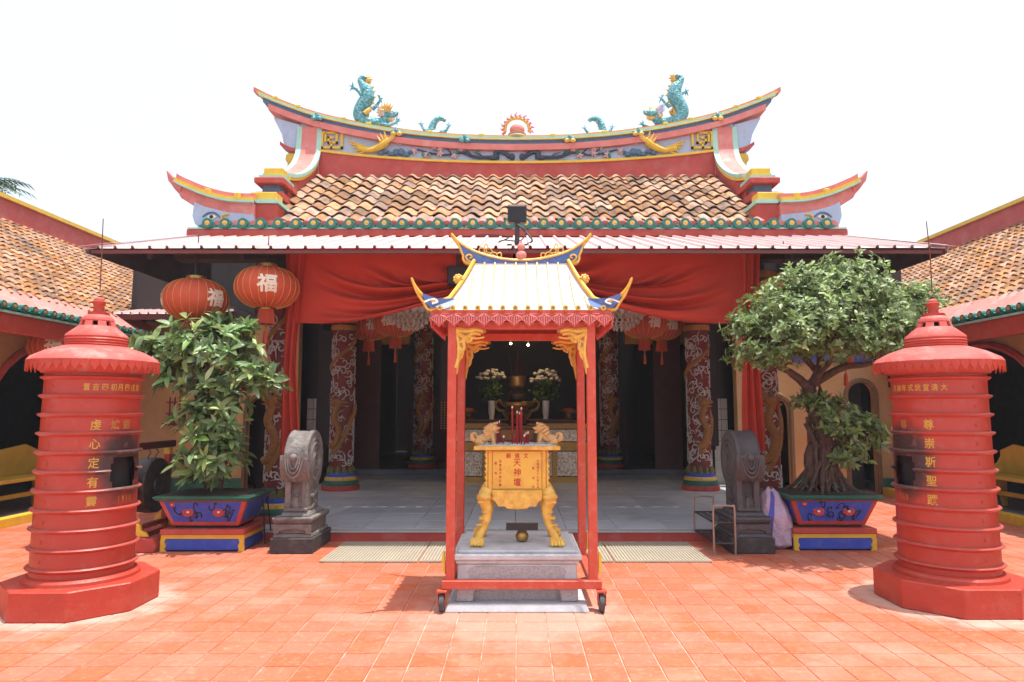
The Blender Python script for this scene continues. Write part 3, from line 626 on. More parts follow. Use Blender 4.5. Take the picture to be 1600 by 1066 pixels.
# ------------------------------------------------------------------ side wings
def wing(s):
    side = 'left' if s < 0 else 'right'
    wg = thing('side_wing', ('low side building with orange tiled roof along the left edge, lantern under its eave' if s < 0 else 'low side building with orange tiled roof along the right edge, behind the bonsai'), 'building', (0, 0, 0), 0, 'buildings along the sides of the courtyard')
    ex_, ez, rx, rz = 6.4, 2.74, 9.8, 5.12
    ya, yb = 4.0, 17.5
    sl_ = math.atan2(rz-ez, rx-ex_); Ls = math.hypot(rz-ez, rx-ex_)
    rf = MB().add([(s*ex_, ya, ez-.06), (s*ex_, yb, ez-.06), (s*rx, yb, rz-.06), (s*rx, ya, rz-.06), (s*ex_, ya, ez-.12), (s*ex_, yb, ez-.12), (s*rx, yb, rz-.14), (s*rx, ya, rz-.14)],
        [(0,1,2,3), (4,7,6,5), (0,4,5,1), (1,5,6,2), (2,6,7,3), (3,7,4,0)]).build('roof', dark, wg)
    tw_ = .185; nr = 19; exp_ = (Ls-.5)/nr
    m0 = wave_tile(tw_, exp_*1.1, .026, .012, 6, .022)
    me = m0.mesh('tile', rooft2, True)
    cs = []
    n_ = int((yb-ya)/tw_)
    for j in range(nr):
        for i in range(n_):
            y = ya+.1+i*tw_; q = .5+j*exp_+rnd.uniform(-.01, .01); x = ex_+q*math.cos(sl_); z = ez+q*math.sin(sl_)
            if y < x*1.27*.88: continue
            px_vis = abs(x)/y
            cs.append((not (px_vis < .775), y+j*.02, y, x, z))
    cs.sort(); rest_ = MB()
    for k, (_, _, y, x, z) in enumerate(cs):
        # tile's local y runs up the slope (outwards in x), local x runs along world y
        rot = Matrix(((0, s*math.cos(sl_-.02), -s*math.sin(sl_-.02)), (-s, 0, 0), (0, math.sin(sl_-.02), math.cos(sl_-.02)))).to_euler()
        jx = rnd.uniform(-.004, .004)
        if k < 300:
            put('tile', me, rf, (s*x, y+jx, z+jx), rot)
        else:
            mt = rot.to_matrix(); rest_.add([mt @ Vector(v)+Vector((s*x, y+jx, z+jx)) for v in m0.v], m0.f)
    o_ = rest_.build('tiles', rooft2, rf, True); o_['kind'] = 'stuff'
    # pink flashing over the lowest course, ribbed
    fl = MB(); n = int((yb-ya)/.0463)
    vs = []
    for i in range(n+1):
        y = ya+i*.0463; h = .022*math.sin(TAU*y/.185)
        for q in (0, .56): vs.append((s*(ex_+q*math.cos(sl_)), y, ez+q*math.sin(sl_)+.05+h))
    fl.add(vs, [(2*i, 2*i+1, 2*i+3, 2*i+2) for i in range(n)]); fl.build('eave_flashing', pink, wg, True)
    ecw = eave_cap(.052).mesh('eave_cap', green_gl, True); emw = medal(.053).mesh('medallion', gold_dk, True)
    for i in range(int((14.5-7.6)/.185)):
        y = 7.6+i*.185
        c = put('eave_cap', ecw, wg, (s*(ex_-.02), y, ez+.055), (0, 0, -s*PI/2)); put('medallion', emw, c)
    a, b = sorted((s*(ex_-.04), s*(ex_+.05))); MB().box(a, b, ya, yb, ez-.035, ez-.005).build('eave_trim', mint, wg)
    a, b = sorted((s*(ex_-.01), s*(ex_+.06))); MB().box(a, b, ya, yb, ez-.28, ez-.04).build('fascia', red, wg)
    a, b = sorted((s*(rx-.12), s*(rx+.12))); MB().box(a, b, ya, yb-1.2, rz-.2, rz+.34).build('ridge_wall', red_dull, wg)
    a, b = sorted((s*(rx-.17), s*(rx+.17))); MB().box(a, b, ya, yb-1.2, rz+.342, rz+.42).build('ridge_cap', yellow, wg)
    # plaster wall along the veranda with tall round-headed openings
    xw = 7.25
    def arch_wall(y0, y1, ho, top_z):
        cy = (y0+y1)/2; r_ = (y1-y0)/2; pts = [(y0, .1)]+[(cy-r_*math.cos(PI*k/14), ho+r_*.8*math.sin(PI*k/14)) for k in range(15)]+[(y1, .1)]
        return pts
    openings = [(9.35, 12.0), (6.0, 8.6)]
    wm = MB()
    ys = [4.0]
    segs = [(4.0, 6.0), (8.6, 9.35), (12.0, 17)]
    for y0, y1 in segs: wm.box(min(s*xw, s*(xw+.25)), max(s*xw, s*(xw+.25)), y0, y1, .1, 3.3)
    for y0, y1 in openings:
        pts = arch_wall(y0, y1, 1.45, 3.3)[1:-1]; poly = [(y0, 3.3)]+pts+[(y1, 3.3)]
        for (p0, q0), (p1, q1) in zip(pts, pts[1:]):
            wm.prism([(p0, q0), (p1, q1), (p1, 3.3), (p0, 3.3)], s*xw, s*(xw+.25), 'yz')
        tr = [(s*(xw-.01), p0, q0) for p0, q0 in arch_wall(y0, y1, 1.45, 3.3)]
        MB().tube(tr, .06, 6).build('arch_moulding', red_dull, wg, True)
    wm.build('wall', plaster, wg)
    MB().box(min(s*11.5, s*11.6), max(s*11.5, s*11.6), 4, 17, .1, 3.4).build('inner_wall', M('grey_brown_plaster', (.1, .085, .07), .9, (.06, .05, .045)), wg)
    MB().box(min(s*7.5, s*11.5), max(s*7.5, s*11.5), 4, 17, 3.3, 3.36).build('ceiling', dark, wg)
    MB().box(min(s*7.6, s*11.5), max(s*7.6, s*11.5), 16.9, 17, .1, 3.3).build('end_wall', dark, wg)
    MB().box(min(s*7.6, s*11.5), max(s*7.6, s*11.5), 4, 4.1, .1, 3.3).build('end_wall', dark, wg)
    # cross wall towards the hall with skirting and arched doors
    cw = MB(); yw = 12.4
    doors = [(4.28, 4.95, 1.45), (5.95, 6.5, 1.75)] if s > 0 else [(4.28, 4.9, 1.45)]
    xs = [3.98]+[v for d in doors for v in d[:2]]+[7.25]
    for i in range(0, len(xs), 2): cw.box(min(s*xs[i], s*xs[i+1]), max(s*xs[i], s*xs[i+1]), yw, yw+.2, .0, 3.1)
    for x0, x1, hd in doors:
        c_ = (x0+x1)/2; r_ = (x1-x0)/2; pts = [(c_-r_*math.cos(PI*k/12), hd+r_*math.sin(PI*k/12)) for k in range(13)]
        for (p0, q0), (p1, q1) in zip(pts, pts[1:]): cw.prism([(s*p0, q0), (s*p1, q1), (s*p1, 3.1), (s*p0, 3.1)], yw, yw+.2)
        MB().tube([(s*x0, yw, .05)]+[(s*p, yw, q) for p, q in pts]+[(s*x1, yw, .05)], .045, 6).build('door_arch', M('dark_ochre', (.2, .12, .06), .7), wg, True)
        MB().box(min(s*x0, s*x1)-.02, max(s*x0, s*x1)+.02, yw+.6, yw+.66, 0, 2.4).build('door_leaf', dark, wg)
    MB().box(min(s*3.98, s*7.5), max(s*3.98, s*7.5), yw+1.6, yw+1.7, 0, 4.4).build('back_wall', dark, wg)
    MB().box(min(s*7.0, s*7.2), max(s*7.0, s*7.2), yw+.21, yw+1.59, 0, 4.4).build('back_wall', dark, wg)
    cw.build('cross_wall', plaster, wg)
    for i in range(0, len(xs), 2): MB().box(min(s*xs[i], s*xs[i+1]), max(s*xs[i], s*xs[i+1]), yw-.03, yw-.002, .0, .28).build('skirting', greenp, wg)
    MB().box(min(s*5.0, s*7.0), max(s*5.0, s*7.0), yw-.05, yw-.003, 2.55, 2.75).build('beam', M('red_beam', (.3, .04, .03), .6), wg)
    MB().box(min(s*5.0, s*7.0), max(s*5.0, s*7.0), yw-.05, yw-.003, 2.35, 2.5).build('beam', M('blue_beam', (.05, .08, .3), .6), wg)
    MB().box(min(s*4.1, s*7.0), max(s*4.1, s*7.0), 12.42, 12.6, 3.1, 4.4).build('gable_screen', dark, wg)
    # little grille on the wall
    gr = MB(); x0 = 6.0 if s < 0 else 5.55
    for k in range(4): gr.box(s*(x0+.09*k)-.008, s*(x0+.09*k)+.008, yw-.03, yw-.012, 1.2, 1.72)
    for k in range(3): gr.box(min(s*x0, s*(x0+.3))-.03, max(s*x0, s*(x0+.3))+.03, yw-.034, yw-.02, 1.22+.2*k, 1.24+.2*k)
    gr.build('grille', M('red_iron', (.22, .04, .03), .6), wg)
    return wg
wing(-1); wing(1)

# small awning behind the left lantern
sa = thing('small_awning', 'short pink corrugated awning edge beside the left hanging lantern', 'awning', (-7.0, 11.5, 3.12))
for i in range(3): put('roof_sheet', sheet(.6, 4).mesh('roof_sheet', pinksheet), sa, (i*.6, 0, 0), (.2, 0, 0), (1, .45, 1))
MB().box(0, 1.8, .01, .05, -.1, -.01).build('fascia', darkred, sa)
#@@PART2
# ------------------------------------------------------------------ dragons and the flaming pearl on the ridge
def ridge_z(x): return interp(top, abs(x))
def tab(pts, n=6): return bez(pts, n)
def dragon(label, x, s):
    """crouching dragon: head low towards the centre, body rising to a fin-tipped tail. local +x towards the centre"""
    d = thing('ridge_dragon', label, 'dragon statue', (x, YR, ridge_z(x)-.12), 0 if s > 0 else PI, 'dragons on the temple ridge')
    k = .00158
    P = lambda zx, zy, y=0: ((zx-420)*k, y, (880-zy)*k)
    body = bez([P(690, 730), P(610, 790, -.02), P(500, 790, -.03), P(400, 760), P(345, 670), P(380, 560), P(440, 450), P(420, 350), P(370, 280), P(350, 220), P(400, 185)], 7)
    rad = [.085, .1, .115, .125, .13, .135, .138, .128, .075, .062, .04]
    rr = [interp([(i, r) for i, r in enumerate(rad)], q/7) for q in range(len(body))]
    MB().tube(body, rr, 14).build('body', teal, d, True)
    tf = MB()
    for (a, b) in (((370, 200), (330, 160)), ((390, 190), (380, 150)), ((410, 190), (450, 165)), ((430, 200), (495, 180)), ((430, 215), (510, 220)), ((420, 235), (490, 250))):
        tf.tube([P(*a), P((a[0]+b[0])/2, (a[1]+b[1])/2-8), P(*b)], [.045, .03, .005], 7)
    tf.build('tail_fin', gold, d, True)
    MB().ball(P(385, 195), (.085, .06, .055), 10, 8).build('tail_tuft', teal, d, True)
    fin = MB()
    for i in range(22, len(body)-10, 3):
        q = body[i]; t = (body[i+1]-body[i-1]).normalized(); n = Vector((t.z, 0, -t.x)); e = q-n*(rr[i]*-1.0)
        fin.add([q+n*rr[i]*.85-t*.05, q+n*rr[i]*.85+t*.05, q+n*(rr[i]+.06), q+n*rr[i]*.85+Vector((0, .03, 0)), q+n*rr[i]*.85-Vector((0, .03, 0))], [(0,3,2), (3,1,2), (1,4,2), (4,0,2)])
    fin.build('back_fin', gold, d)
    h = MB(); h.ball(P(720, 685), (.13, .1, .09), 12, 8); h.ball(P(785, 665), (.075, .065, .05), 10, 8); h.ball(P(815, 650), (.03, .05, .025), 8, 6); h.ball(P(760, 655, -.05), (.025, .02, .03), 8, 6)
    hd = h.build('head', teal, d, True)
    j = MB(); j.tube([P(690, 730), P(740, 735), P(790, 720)], [.06, .06, .03], 8); j.build('jaw', gold, hd, True)
    t_ = MB()
    for q in range(5): t_.tube([P(735+14*q, 735, -.04), P(737+14*q, 765, -.045)], [.008, .002], 5)
    t_.build('teeth', white, hd)
    MB().ball(P(745, 668, -.075), .018, 8, 6).build('eye', white, hd, True)
    hn = MB()
    for y in (-.04, .04): hn.tube([P(690, 650, y), P(650, 610, y*1.6), P(620, 570, y*2)], [.02, .014, .004], 6)
    hn.build('horn', gold, hd, True)
    mn = MB()
    for q in range(14):
        a = q/13; mn.tube([P(660, 640+70*a, (-.08 if q % 2 else .06)), P(620-20*math.sin(q), 600+90*a, (-.1 if q % 2 else .09)), P(570, 570+110*a, (-.1 if q % 2 else .1))], [.025, .018, .004], 5)
    mn.build('mane', M('mane_violet', (.42, .45, .62), .6, (.6, .6, .65)), d, True)
    rf = MB()
    for q in range(8): rf.tube([P(650, 650+12*q, -.09+.025*q), P(610, 640+15*q, -.12+.03*q)], [.045, .01], 6)
    for q in range(9): a_ = q*.35-.4; rf.tube([P(690, 690, 0), P(690-75*math.cos(a_), 690-85*math.sin(a_)-20, -.1), P(690-125*math.cos(a_), 690-130*math.sin(a_)-20, -.1)], [.04, .028, .004], 6)
    rf.build('ruff', gold, d, True)
    def leg(pts, r0, claws):
        l = MB(); c = bez([P(*q) for q in pts], 5); l.tube(c, [lerp(r0, r0*.45, i/(len(c)-1)) for i in range(len(c))], 8)
        e = c[-1]
        for cx, cz in claws: l.tube([e, e+Vector((cx*.5, -.01, cz*.5+.012)), e+Vector((cx, -.02, cz))], [.022, .016, .003], 5)
        l.build('leg', teal, d, True)
    leg([(400, 480, -.06), (340, 400, -.1), (270, 350, -.12)], .05, ((-.05, -.1), (.0, .1), (-.07, .02), (.01, -.09)))
    leg([(500, 600, .02), (560, 540, .02), (600, 480, 0)], .045, ((-.06, .11), (.05, -.1), (-.02, .1), (.06, .03)))
    leg([(600, 800, -.06), (720, 840, -.1), (820, 800, -.1)], .055, ((.02, .12), (.1, .02), (.02, -.08), (.08, .07)))
    MB().tube(bez([P(480, 620, -.05), P(450, 660, -.09), P(420, 690, -.1)], 5), [.05]*11, 7).build('belly_flame', gold, d, True)
    wk = MB()
    for y in (-.05, .05): wk.tube([P(790, 690, y), P(850, 640, y*1.5), P(910, 650, y*2)], [.006, .005, .004], 5)
    wk.build('whisker', white, hd)
    return d
dragon('large teal dragon with raised tail on the left part of the roof ridge', -3.0, 1)
dragon('large teal dragon with raised tail on the right part of the roof ridge', 3.15, -1)
def small_dragon(label, x, s):
    d = thing('ridge_dragon_tail', label, 'dragon statue', (x, YR, ridge_z(x)-.03), 0 if s > 0 else PI, 'dragon tails on the temple ridge'); d.scale = (1.2, 1.2, 1.25)
    b = bez([(-.1, 0, 0), (-.09, 0, .1), (-.06, 0, .2), (.0, 0, .27), (.08, 0, .28), (.13, 0, .24)], 6)
    MB().tube(b, [.075-.05*i/len(b) for i in range(len(b))], 9).build('body', teal, d, True)
    f = MB()
    for i in range(4, 28, 3): f.tube([b[i], b[i]+Vector((.07, -.02, -.01))], [.03, .004], 5)
    f.build('belly_fin', gold, d, True)
    for pts in (((-.1, -.03, .04), (-.2, -.05, .07), (-.26, -.05, .16)), ((.0, -.03, .02), (.14, -.05, .05), (.2, -.05, .14))):
        l = MB(); l.tube(pts, [.045, .03, .018], 7); e = Vector(pts[-1])
        for c in ((-.05, .03), (.0, .07), (.05, .02)): l.tube([e, e+Vector((c[0], -.01, c[1]))], [.014, .003], 5)
        l.build('leg', teal, d, True)
    MB().ball((-.02, 0, .03), (.18, .08, .06), 10, 6).build('cloud_foot', M('pale_cloud', (.5, .6, .6), .6), d, True)
small_dragon('small curled teal dragon tail left of the flaming pearl', -1.58, 1)
small_dragon('small curled teal dragon tail right of the flaming pearl', 1.58, -1)
fp = thing('flaming_pearl', 'pink pearl ringed by flames at the middle of the roof ridge', 'ornament', (0, YR, 6.8))
MB().lathe([(.18, 0), (.2, .03), (.16, .07), (.18, .1)], 20).build('stand', M('old_cream', (.5, .36, .2), .6), fp, True)
MB().ball((0, 0, .19), (.15, .13, .12), 16, 10).build('pearl', pink, fp, True)
rg = MB(); fl = MB()
for k in range(25):
    a = R(-12)+R(204)*k/24
    if k < 24:
        a2 = R(-12)+R(204)*(k+1)/24; rg.tube([(.235*math.cos(a), 0, .2+.235*math.sin(a)), (.235*math.cos(a2), 0, .2+.235*math.sin(a2))], .028, 6)
    if k % 2 == 0:
        L2 = .34+(.05 if k == 12 else 0)+.02*math.sin(k); b_ = a+.12
        fl.tube([(.25*math.cos(a), 0, .2+.25*math.sin(a)), (.3*math.cos(b_), 0, .2+.3*math.sin(b_)), (L2*math.cos(a), 0, .2+L2*math.sin(a))], [.035, .025, .003], 6)
rg.build('ring', yellow, fp, True); fl.build('flames', pink, fp, True)

# floodlight on its pole over the awning
fd = thing('floodlight', 'black square floodlight on a short pole above the awning', 'floodlight', (0, 8.1, 3.48))
MB().box(-.03, .03, -.03, .03, -.03, .28).build('pole', iron, fd)
MB().box(-.115, .115, -.06, .05, .27, .49).build('housing', black, fd, bevel=.015)
MB().box(-.1, .1, -.068, -.061, .46, .475).build('rim', steel, fd)
MB().box(-.12, .12, -.1, .1, -.035, -.01).build('bracket', iron, fd)
cb = bez([(0, -.05, .25), (.1, -.1, .15), (.04, -.14, .02), (-.15, -.12, .03), (-.22, -.14, .0), (-.1, -.15, .06), (-.3, -.1, .1), (-.5, 0, .12)], 6); MB().tube(cb, .008, 5).build('cable', black, fd, True)
cb = bez([(0, -.05, .25), (.12, -.1, .12), (.18, -.14, .02), (.12, -.12, -.02)], 6); MB().tube(cb, .012, 5).build('cable', black, fd, True)

# ------------------------------------------------------------------ dragon columns
def column(label, r, h, loc):
    c = thing('dragon_column', label, 'column', loc, 0, 'carved dragon columns of the hall')
    col_red = M('column_red', (.2, .03, .024), .5, (.12, .02, .018), .8, 8)
    b = MB(); b.lathe([(r*1.62, 0), (r*1.66, .04), (r*1.6, .09)], 28); b.build('base_red', red_dull, c, True)
    MB().lathe([(r*1.52, .09), (r*1.56, .13), (r*1.45, .17)], 28).build('base_green', greenp, c, True)
    MB().lathe([(r*1.4, .17), (r*1.42, .2), (r*1.3, .235)], 28).build('base_yellow', gold, c, True)
    MB().lathe([(r*1.25, .235), (r*1.27, .26), (r*1.18, .3)], 28).build('base_blue', cobalt, c, True)
    MB().lathe([(r, .3), (r*.97, h-.22)], 28, cap=False).build('shaft', col_red, c, True)
    lf = MB()
    for k in range(12):
        a = TAU*k/12; lf.tube([(r*1.0*math.cos(a), r*1.0*math.sin(a), .3), (r*1.05*math.cos(a), r*1.05*math.sin(a), .36), (r*1.0*math.cos(a), r*1.0*math.sin(a), .42)], [.05, .04, .01], 6)
    lf.build('leaf_collar', M('collar_green', (.06, .12, .04), .5, (.3, .2, .05), .8, 30), c, True)
    for z0, z1, m_, q in ((h-.22, h-.13, gold_dk, 1.14), (h-.13, h-.09, darkred, 1.05), (h-.09, h, gold_dk, 1.2)): MB().lathe([(r*q, z0), (r*q*1.03, (z0+z1)/2), (r*q, z1)], 28).build('capital', m_, c, True)
    # white cloud scrolls wrapped on the shaft
    rg_ = random.Random(3); cl = MB()
    def onto(a, z, rr): return (rr*math.sin(a), -rr*math.cos(a), z)
    for _ in range(260):
        a0 = rg_.uniform(0, TAU); z0 = rg_.uniform(.45, h-.3); R0 = rg_.uniform(.04, .078); sg = rg_.choice((-1, 1)); pts = []
        turn = rg_.uniform(3.5, 6.5); ph = rg_.uniform(0, TAU)
        for k in range(11):
            t = k/10; q = ph+sg*turn*t; rr_ = R0*(1-.8*t)
            pts.append(onto(a0+rr_*math.cos(q)/r, z0+rr_*math.sin(q)*1.1, r*1.03))
        tl = onto(a0+R0*1.6*math.cos(ph-sg*.9)/r, z0+R0*1.8*math.sin(ph-sg*.9), r*1.0)
        cl.tube([tl]+pts, [.003]+[.0095]*9+[.008, .005], 5)
    cl.build('cloud_scrolls', M('column_white', (.55, .53, .5), .55, (.4, .38, .36)), c, True)['kind'] = 'stuff'
    # gilt dragon coiling up
    pts = []
    for k in range(64):
        t = k/63; a = lerp(-.5, TAU*1.25, t)+.25*math.sin(t*9)*(t > .2); z = .62+1.05*min(1, t/.22)*.55+(h-1.5)*max(0, (t-.12)/.88)
        pts.append(onto(a, z, r*1.0))
    MB().tube(pts, [.052*(.6+.4*math.sin(PI*min(1, .15+k/63))) for k in range(64)], 9).build('dragon_body', M('column_gold', (.36, .17, .045), .5, (.2, .085, .025), .9, 45, .6, 70), c, True)
    hd = MB(); x_, y_, z_ = onto(-.1, 1.5 if h > 2 else 1.3, r*1.2)
    hd.ball((x_, y_, z_), (.09, .06, .07), 10, 8); hd.ball((x_+.09, y_-.01, z_+.02), (.07, .05, .035), 8, 6); hd.ball((x_+.08, y_-.01, z_-.05), (.06, .045, .022), 8, 6)
    for q in range(5): hd.tube([(x_-.06, y_, z_+.03*q-.05), (x_-.16, y_+.01, z_+.05*q-.04)], [.025, .004], 5)
    hd.tube([(x_+.03, y_, z_+.06), (x_-.05, y_, z_+.15)], [.018, .004], 5)
    hd.tube(bez([(x_, y_, z_-.05), (x_-.06, y_, z_-.25), (x_+.03, y_, z_-.45), (x_-.02, y_+.02, z_-.68), (x_-.12, y_+.06, z_-.75)], 6), .055, 9)
    hd.build('dragon_head', M('column_gold', (.5, .24, .05)), c, True)
    return c
c0 = column('dragon column by the left planter at the porch front', .165, 3.15, (-3.02, 8.75, .112))
dup(c0, (3.16, 8.75, .112), .2, 'dragon column by the right bonsai planter at the porch front')
c1 = column('dragon column inside the porch, left of the altar table', .198, 3.0, (-3.08, 12.1, .112))
dup(c1, (3.2, 12.1, .112), .3, 'dragon column inside the porch, right of the altar table')
c2 = column('shaded dragon column deep in the hall, left', .2, 3.5, (-2.12, 15.5, .22))
c2['label'] = 'dim dragon column further back, nearest left of the altar'
dup(c2, (2.08, 15.5, .22), .3, 'dim dragon column further back, nearest right of the altar')

# ------------------------------------------------------------------ red drapery
cur = thing('red_drapery', 'red cloth swag draped across the porch with hanging side tails', 'drapery', (0, 8.3, 0))
def swag(s):
    cx, cz = s*.05, 3.06
    xo = 2.83 if s < 0 else 2.93
    def edge(v):
        # boundary walked from the top centre to the outer corner, then down to the hem
        if v < .62: return Vector((s*lerp(.12, xo, (v/.62)**.9), 0, 3.5))
        return Vector((s*xo, 0, lerp(3.5, 2.56, (v-.62)/.38)))
    def fn(u, v):
        e = edge(v); q = 1-(1-u)**1.25
        x = lerp(cx, e.x, q); z = lerp(cz+.38*(1-v)**2, e.z, q)
        z -= (.5*math.sin(PI*q**1.5)*(.35+.65*v*(1-v)*4*.6)*(1 if v < .97 else .8))*min(1, abs(e.x)/1.6)
        am = .085*(math.sin(PI*min(1, u*1.15+.06))**.8)*(1-.4*max(0, u-.55)/.45)
        y = am*(math.sin(v*38+1.5*u+s)+.55*math.sin(v*61+1.7+2*u)) - .05*math.sin(PI*u)
        y += .02*math.sin(14*e.x)*max(0, v-.6)
        return (x, y, z)
    MB().grid(fn, 48, 150).build('swag', cloth, cur, True)
swag(-1); swag(1)
MB().ball((0, -.02, 3.14), (.12, .06, .22), 14, 10).build('knot', cloth, cur, True)
def tail(x0, x1, zb, s):
    def fn(u, v):
        z = lerp(3.5, zb, v); sq = 1-.25*math.sin(PI*min(1, max(0, (v-.3)/.6)))
        x = lerp(x0, x1, .5+(u-.5)*sq)+.02*math.sin(v*7+u*2); y = -.03+.035*math.sin(u*17+v*2)+.02*math.sin(v*9)
        return (x, y, z)
    MB().grid(fn, 40, 40).build('tail', cloth, cur, True)
tail(-2.86, -2.62, .72, -1); tail(2.72, 2.97, 1.0, 1)
MB().box(-2.95, 3.0, .0, .05, 3.49, 3.54).build('rail', dark, cur)
sp = thing('speaker_box', 'small black box hung on the red drapery left of centre', 'speaker', (-.72, 8.15, 3.0)); MB().box(-.12, .12, -.08, .08, 0, .22).build('case', black, sp, bevel=.01); MB().box(-.1, .1, -.086, -.081, .02, .2).build('front', M('speaker_mesh', (.03, .03, .04), .7), sp); MB().box(-.02, .02, -.02, .02, .22, .5).build('hanger', iron, sp)

# ------------------------------------------------------------------ lanterns
def lantern(label, r, loc, rotz=0, tassel=True, cord=.35, chars=(0, 2.1, 4.2)):
    l = thing('paper_lantern', label, 'lantern', loc, rotz, 'red round lanterns')
    h = r*.68; n = 48
    prof = [(r*math.cos(a)**.75 if math.cos(a) > 0 else 0, h*math.sin(a)) for a in [R(-78)+R(156)*k/14 for k in range(15)]]
    b = MB(); vs = []
    for pr, z in prof:
        for i in range(n):
            q = 1+.018*abs(math.cos(i*PI*.5)) if False else 1-.014*(1 if i % 2 else 0)
            vs.append((pr*q*math.sin(TAU*i/n), -pr*q*math.cos(TAU*i/n), z))
    b.add(vs, [(j*n+i, j*n+(i+1) % n, (j+1)*n+(i+1) % n, (j+1)*n+i) for j in range(14) for i in range(n)])
    b.build('shade', lant_r, l, True)
    rb = MB()
    for i in range(0, n, 2):
        a = TAU*i/n; rb.tube([((p_*1.004)*math.sin(a), -(p_*1.004)*math.cos(a), z) for p_, z in prof], .0025, 4)
    rb.build('ribs', gold, l)
    pt = prof[-1][0]
    MB().lathe([(pt*1.0, h*.94), (pt*1.0, h*1.12)], 24).build('top_ring', brass, l, True); MB().lathe([(pt*.8, -h*1.06), (pt*.8, -h*.95)], 24).build('bottom_ring', brass, l, True)
    MB().tube([(0, 0, h*1.1), (0, 0, h*1.1+cord)], .006, 5).build('cord', black, l)
    for a in chars:
        vs, fs = glyph('福', .03, .03); k = r*.62
        def wrap(x, y, z):
            zz = z*k*.95; q = math.asin(max(-1, min(1, zz/h))); pr = r*math.cos(q)**.75*1.012-y*k*.15
            return (pr*math.sin(a+x*k/r), -pr*math.cos(a+x*k/r), zz)
        MB().add(vs, fs).map(wrap).build('character', M('lantern_gilt', (.72, .64, .48), .4, (.74, .7, .62)), l)
    if tassel:
        t = MB()
        for i in range(40):
            a = TAU*i/40; t.tube([(pt*.7*math.cos(a), pt*.7*math.sin(a), -h*1.05), (pt*.85*math.cos(a), pt*.85*math.sin(a), -h*1.05-r*.48)], .008, 4)
        t.build('fringe', lant_r, l)
        MB().tube([(0, 0, -h*1.05), (0, 0, -h*1.05-r*.85)], .01, 5).build('tassel_cord', gold_dk, l); MB().lathe([(.02, -h*1.05-r*.7), (.03, -h*1.05-r*1.1)], 8).build('tassel', lant_r, l)
    return l
lantern('large red lantern with gold character and fringe, beside the left end of the drapery', .365, (-2.95, 7.95, 2.93), R(20))
l2 = lantern('large red lantern without fringe above the left leafy plant', .365, (-3.8, 7.98, 2.79), 0, False, .5, (R(62), R(-70), R(180))); 
lantern('red lantern beside the right end of the drapery, mostly behind the bonsai', .365, (3.2, 8.05, 2.84), 0, False, .4)
lantern('red lantern hanging behind the bonsai crown, right side of the porch', .365, (4.02, 8.35, 2.45), R(-30), True, .8)
for x, y, z, r, lb in ((-2.75, 12.6, 3.05, .4, 'dim red lantern inside the porch by the left carved column'), (-2.15, 12.0, 3.05, .4, 'dim red lantern inside the porch below the left chandelier'),
                       (2.25, 12.0, 3.02, .4, 'dim red lantern inside the porch below the right chandelier'), (2.68, 12.6, 3.05, .4, 'dim red lantern inside the porch by the right carved column')):
    lantern(lb, r, (x, y, z), rnd.uniform(-.4, .4), True, .3, (0, 1.5, 4.2))
lantern('red lantern under the eave of the left side building', .36, (-6.72, 9.9, 2.42), .5, False, .2)

# chandeliers
def chandelier(label, loc):
    c = thing('chandelier', label, 'chandelier', loc, 0, 'crystal chandeliers in the porch')
    cr = M('crystal', (.72, .68, .62), .25, (.5, .46, .42), .8, 30, metal=.2, spec=.7)
    tiers = [(.38, .0, 20), (.33, -.09, 22), (.27, -.16, 20), (.2, -.22, 16), (.12, -.27, 10)]
    for r_, z, n in tiers:
        t = MB()
        for i in range(n):
            a = TAU*i/n; x, y = r_*math.cos(a), r_*math.sin(a)
            if z == 0: t.lathe([(.025, z+.12), (.062, z+.07), (.066, z), (.04, z-.05), (.005, z-.065)], 8, (x, y, 0))
            else: t.ball((x, y, z), (.022, .022, .045), 6, 5)
        t.lathe([(r_, z+.02), (r_*1.02, z+.03), (r_, z+.04)], 24, cap=False); t.build('crystal_tier', cr, c, True)
    MB().tube([(0, 0, .05), (0, 0, .7)], .015, 6).build('stem', brass, c); MB().lathe([(.3, .08), (.1, .16), (.05, .3)], 20).build('bowl', brass, c, True)
    return c
ch = chandelier('crystal chandelier left of the incense canopy, under the drapery', (-1.72, 10.9, 3.07)); dup(ch, (1.68, 10.9, 3.07), .2, 'crystal chandelier right of the incense canopy, under the drapery')

# ------------------------------------------------------------------ altar and its offerings
al = thing('altar_table', 'long altar table with pearl inlay panels and gilt borders', 'altar', (.05, 13.3, .112))
MB().box(-1.3, 1.3, 0, .8, .03, 1.16).build('carcass', darkred, al)
for z0, z1 in ((.0, .1), (.6, .72), (.68, .76), (1.02, 1.12)):
    MB().box(-1.31, 1.31, -.03-.008*(z0 > .65), -.001, z0, z1).build('gilt_border', M('carved_gilt', (.8, .5, .14), .4, (.5, .25, .06), .9, 60, .8, 90, bdist=.02), al)
for x0, x1 in ((-1.28, -.72), (-.62, .62), (.72, 1.28)): MB().box(x0, x1, -.012, -.0015, .12, .58).build('inlay_panel', inlay, al)
MB().box(-1.28, 1.28, -.012, -.0015, .78, 1.0).build('inlay_panel', inlay, al)
for x in (-1.3, -.67, .67, 1.3): MB().box(x-.045, x+.045, -.04, -.0305, .1, .62).build('gilt_post', MATS['carved_gilt'], al)
MB().box(-1.4, 1.4, -.08, .85, 1.161, 1.2).build('top', darkred, al, bevel=.008)
tb = thing('offering_table', 'small brown table in front of the altar under the bronze censer', 'table', (.0, 12.5, .112))
MB().box(-.36, .36, -.25, .25, 1.04, 1.1).build('top', M('brown_wood', (.2, .1, .045), .5, (.13, .065, .03)), tb, bevel=.008)
for x in (-.32, .32):
    for y in (-.2, .2): MB().box(x-.035, x+.035, y-.035, y+.035, 0, 1.04).build('leg', MATS['brown_wood'], tb)
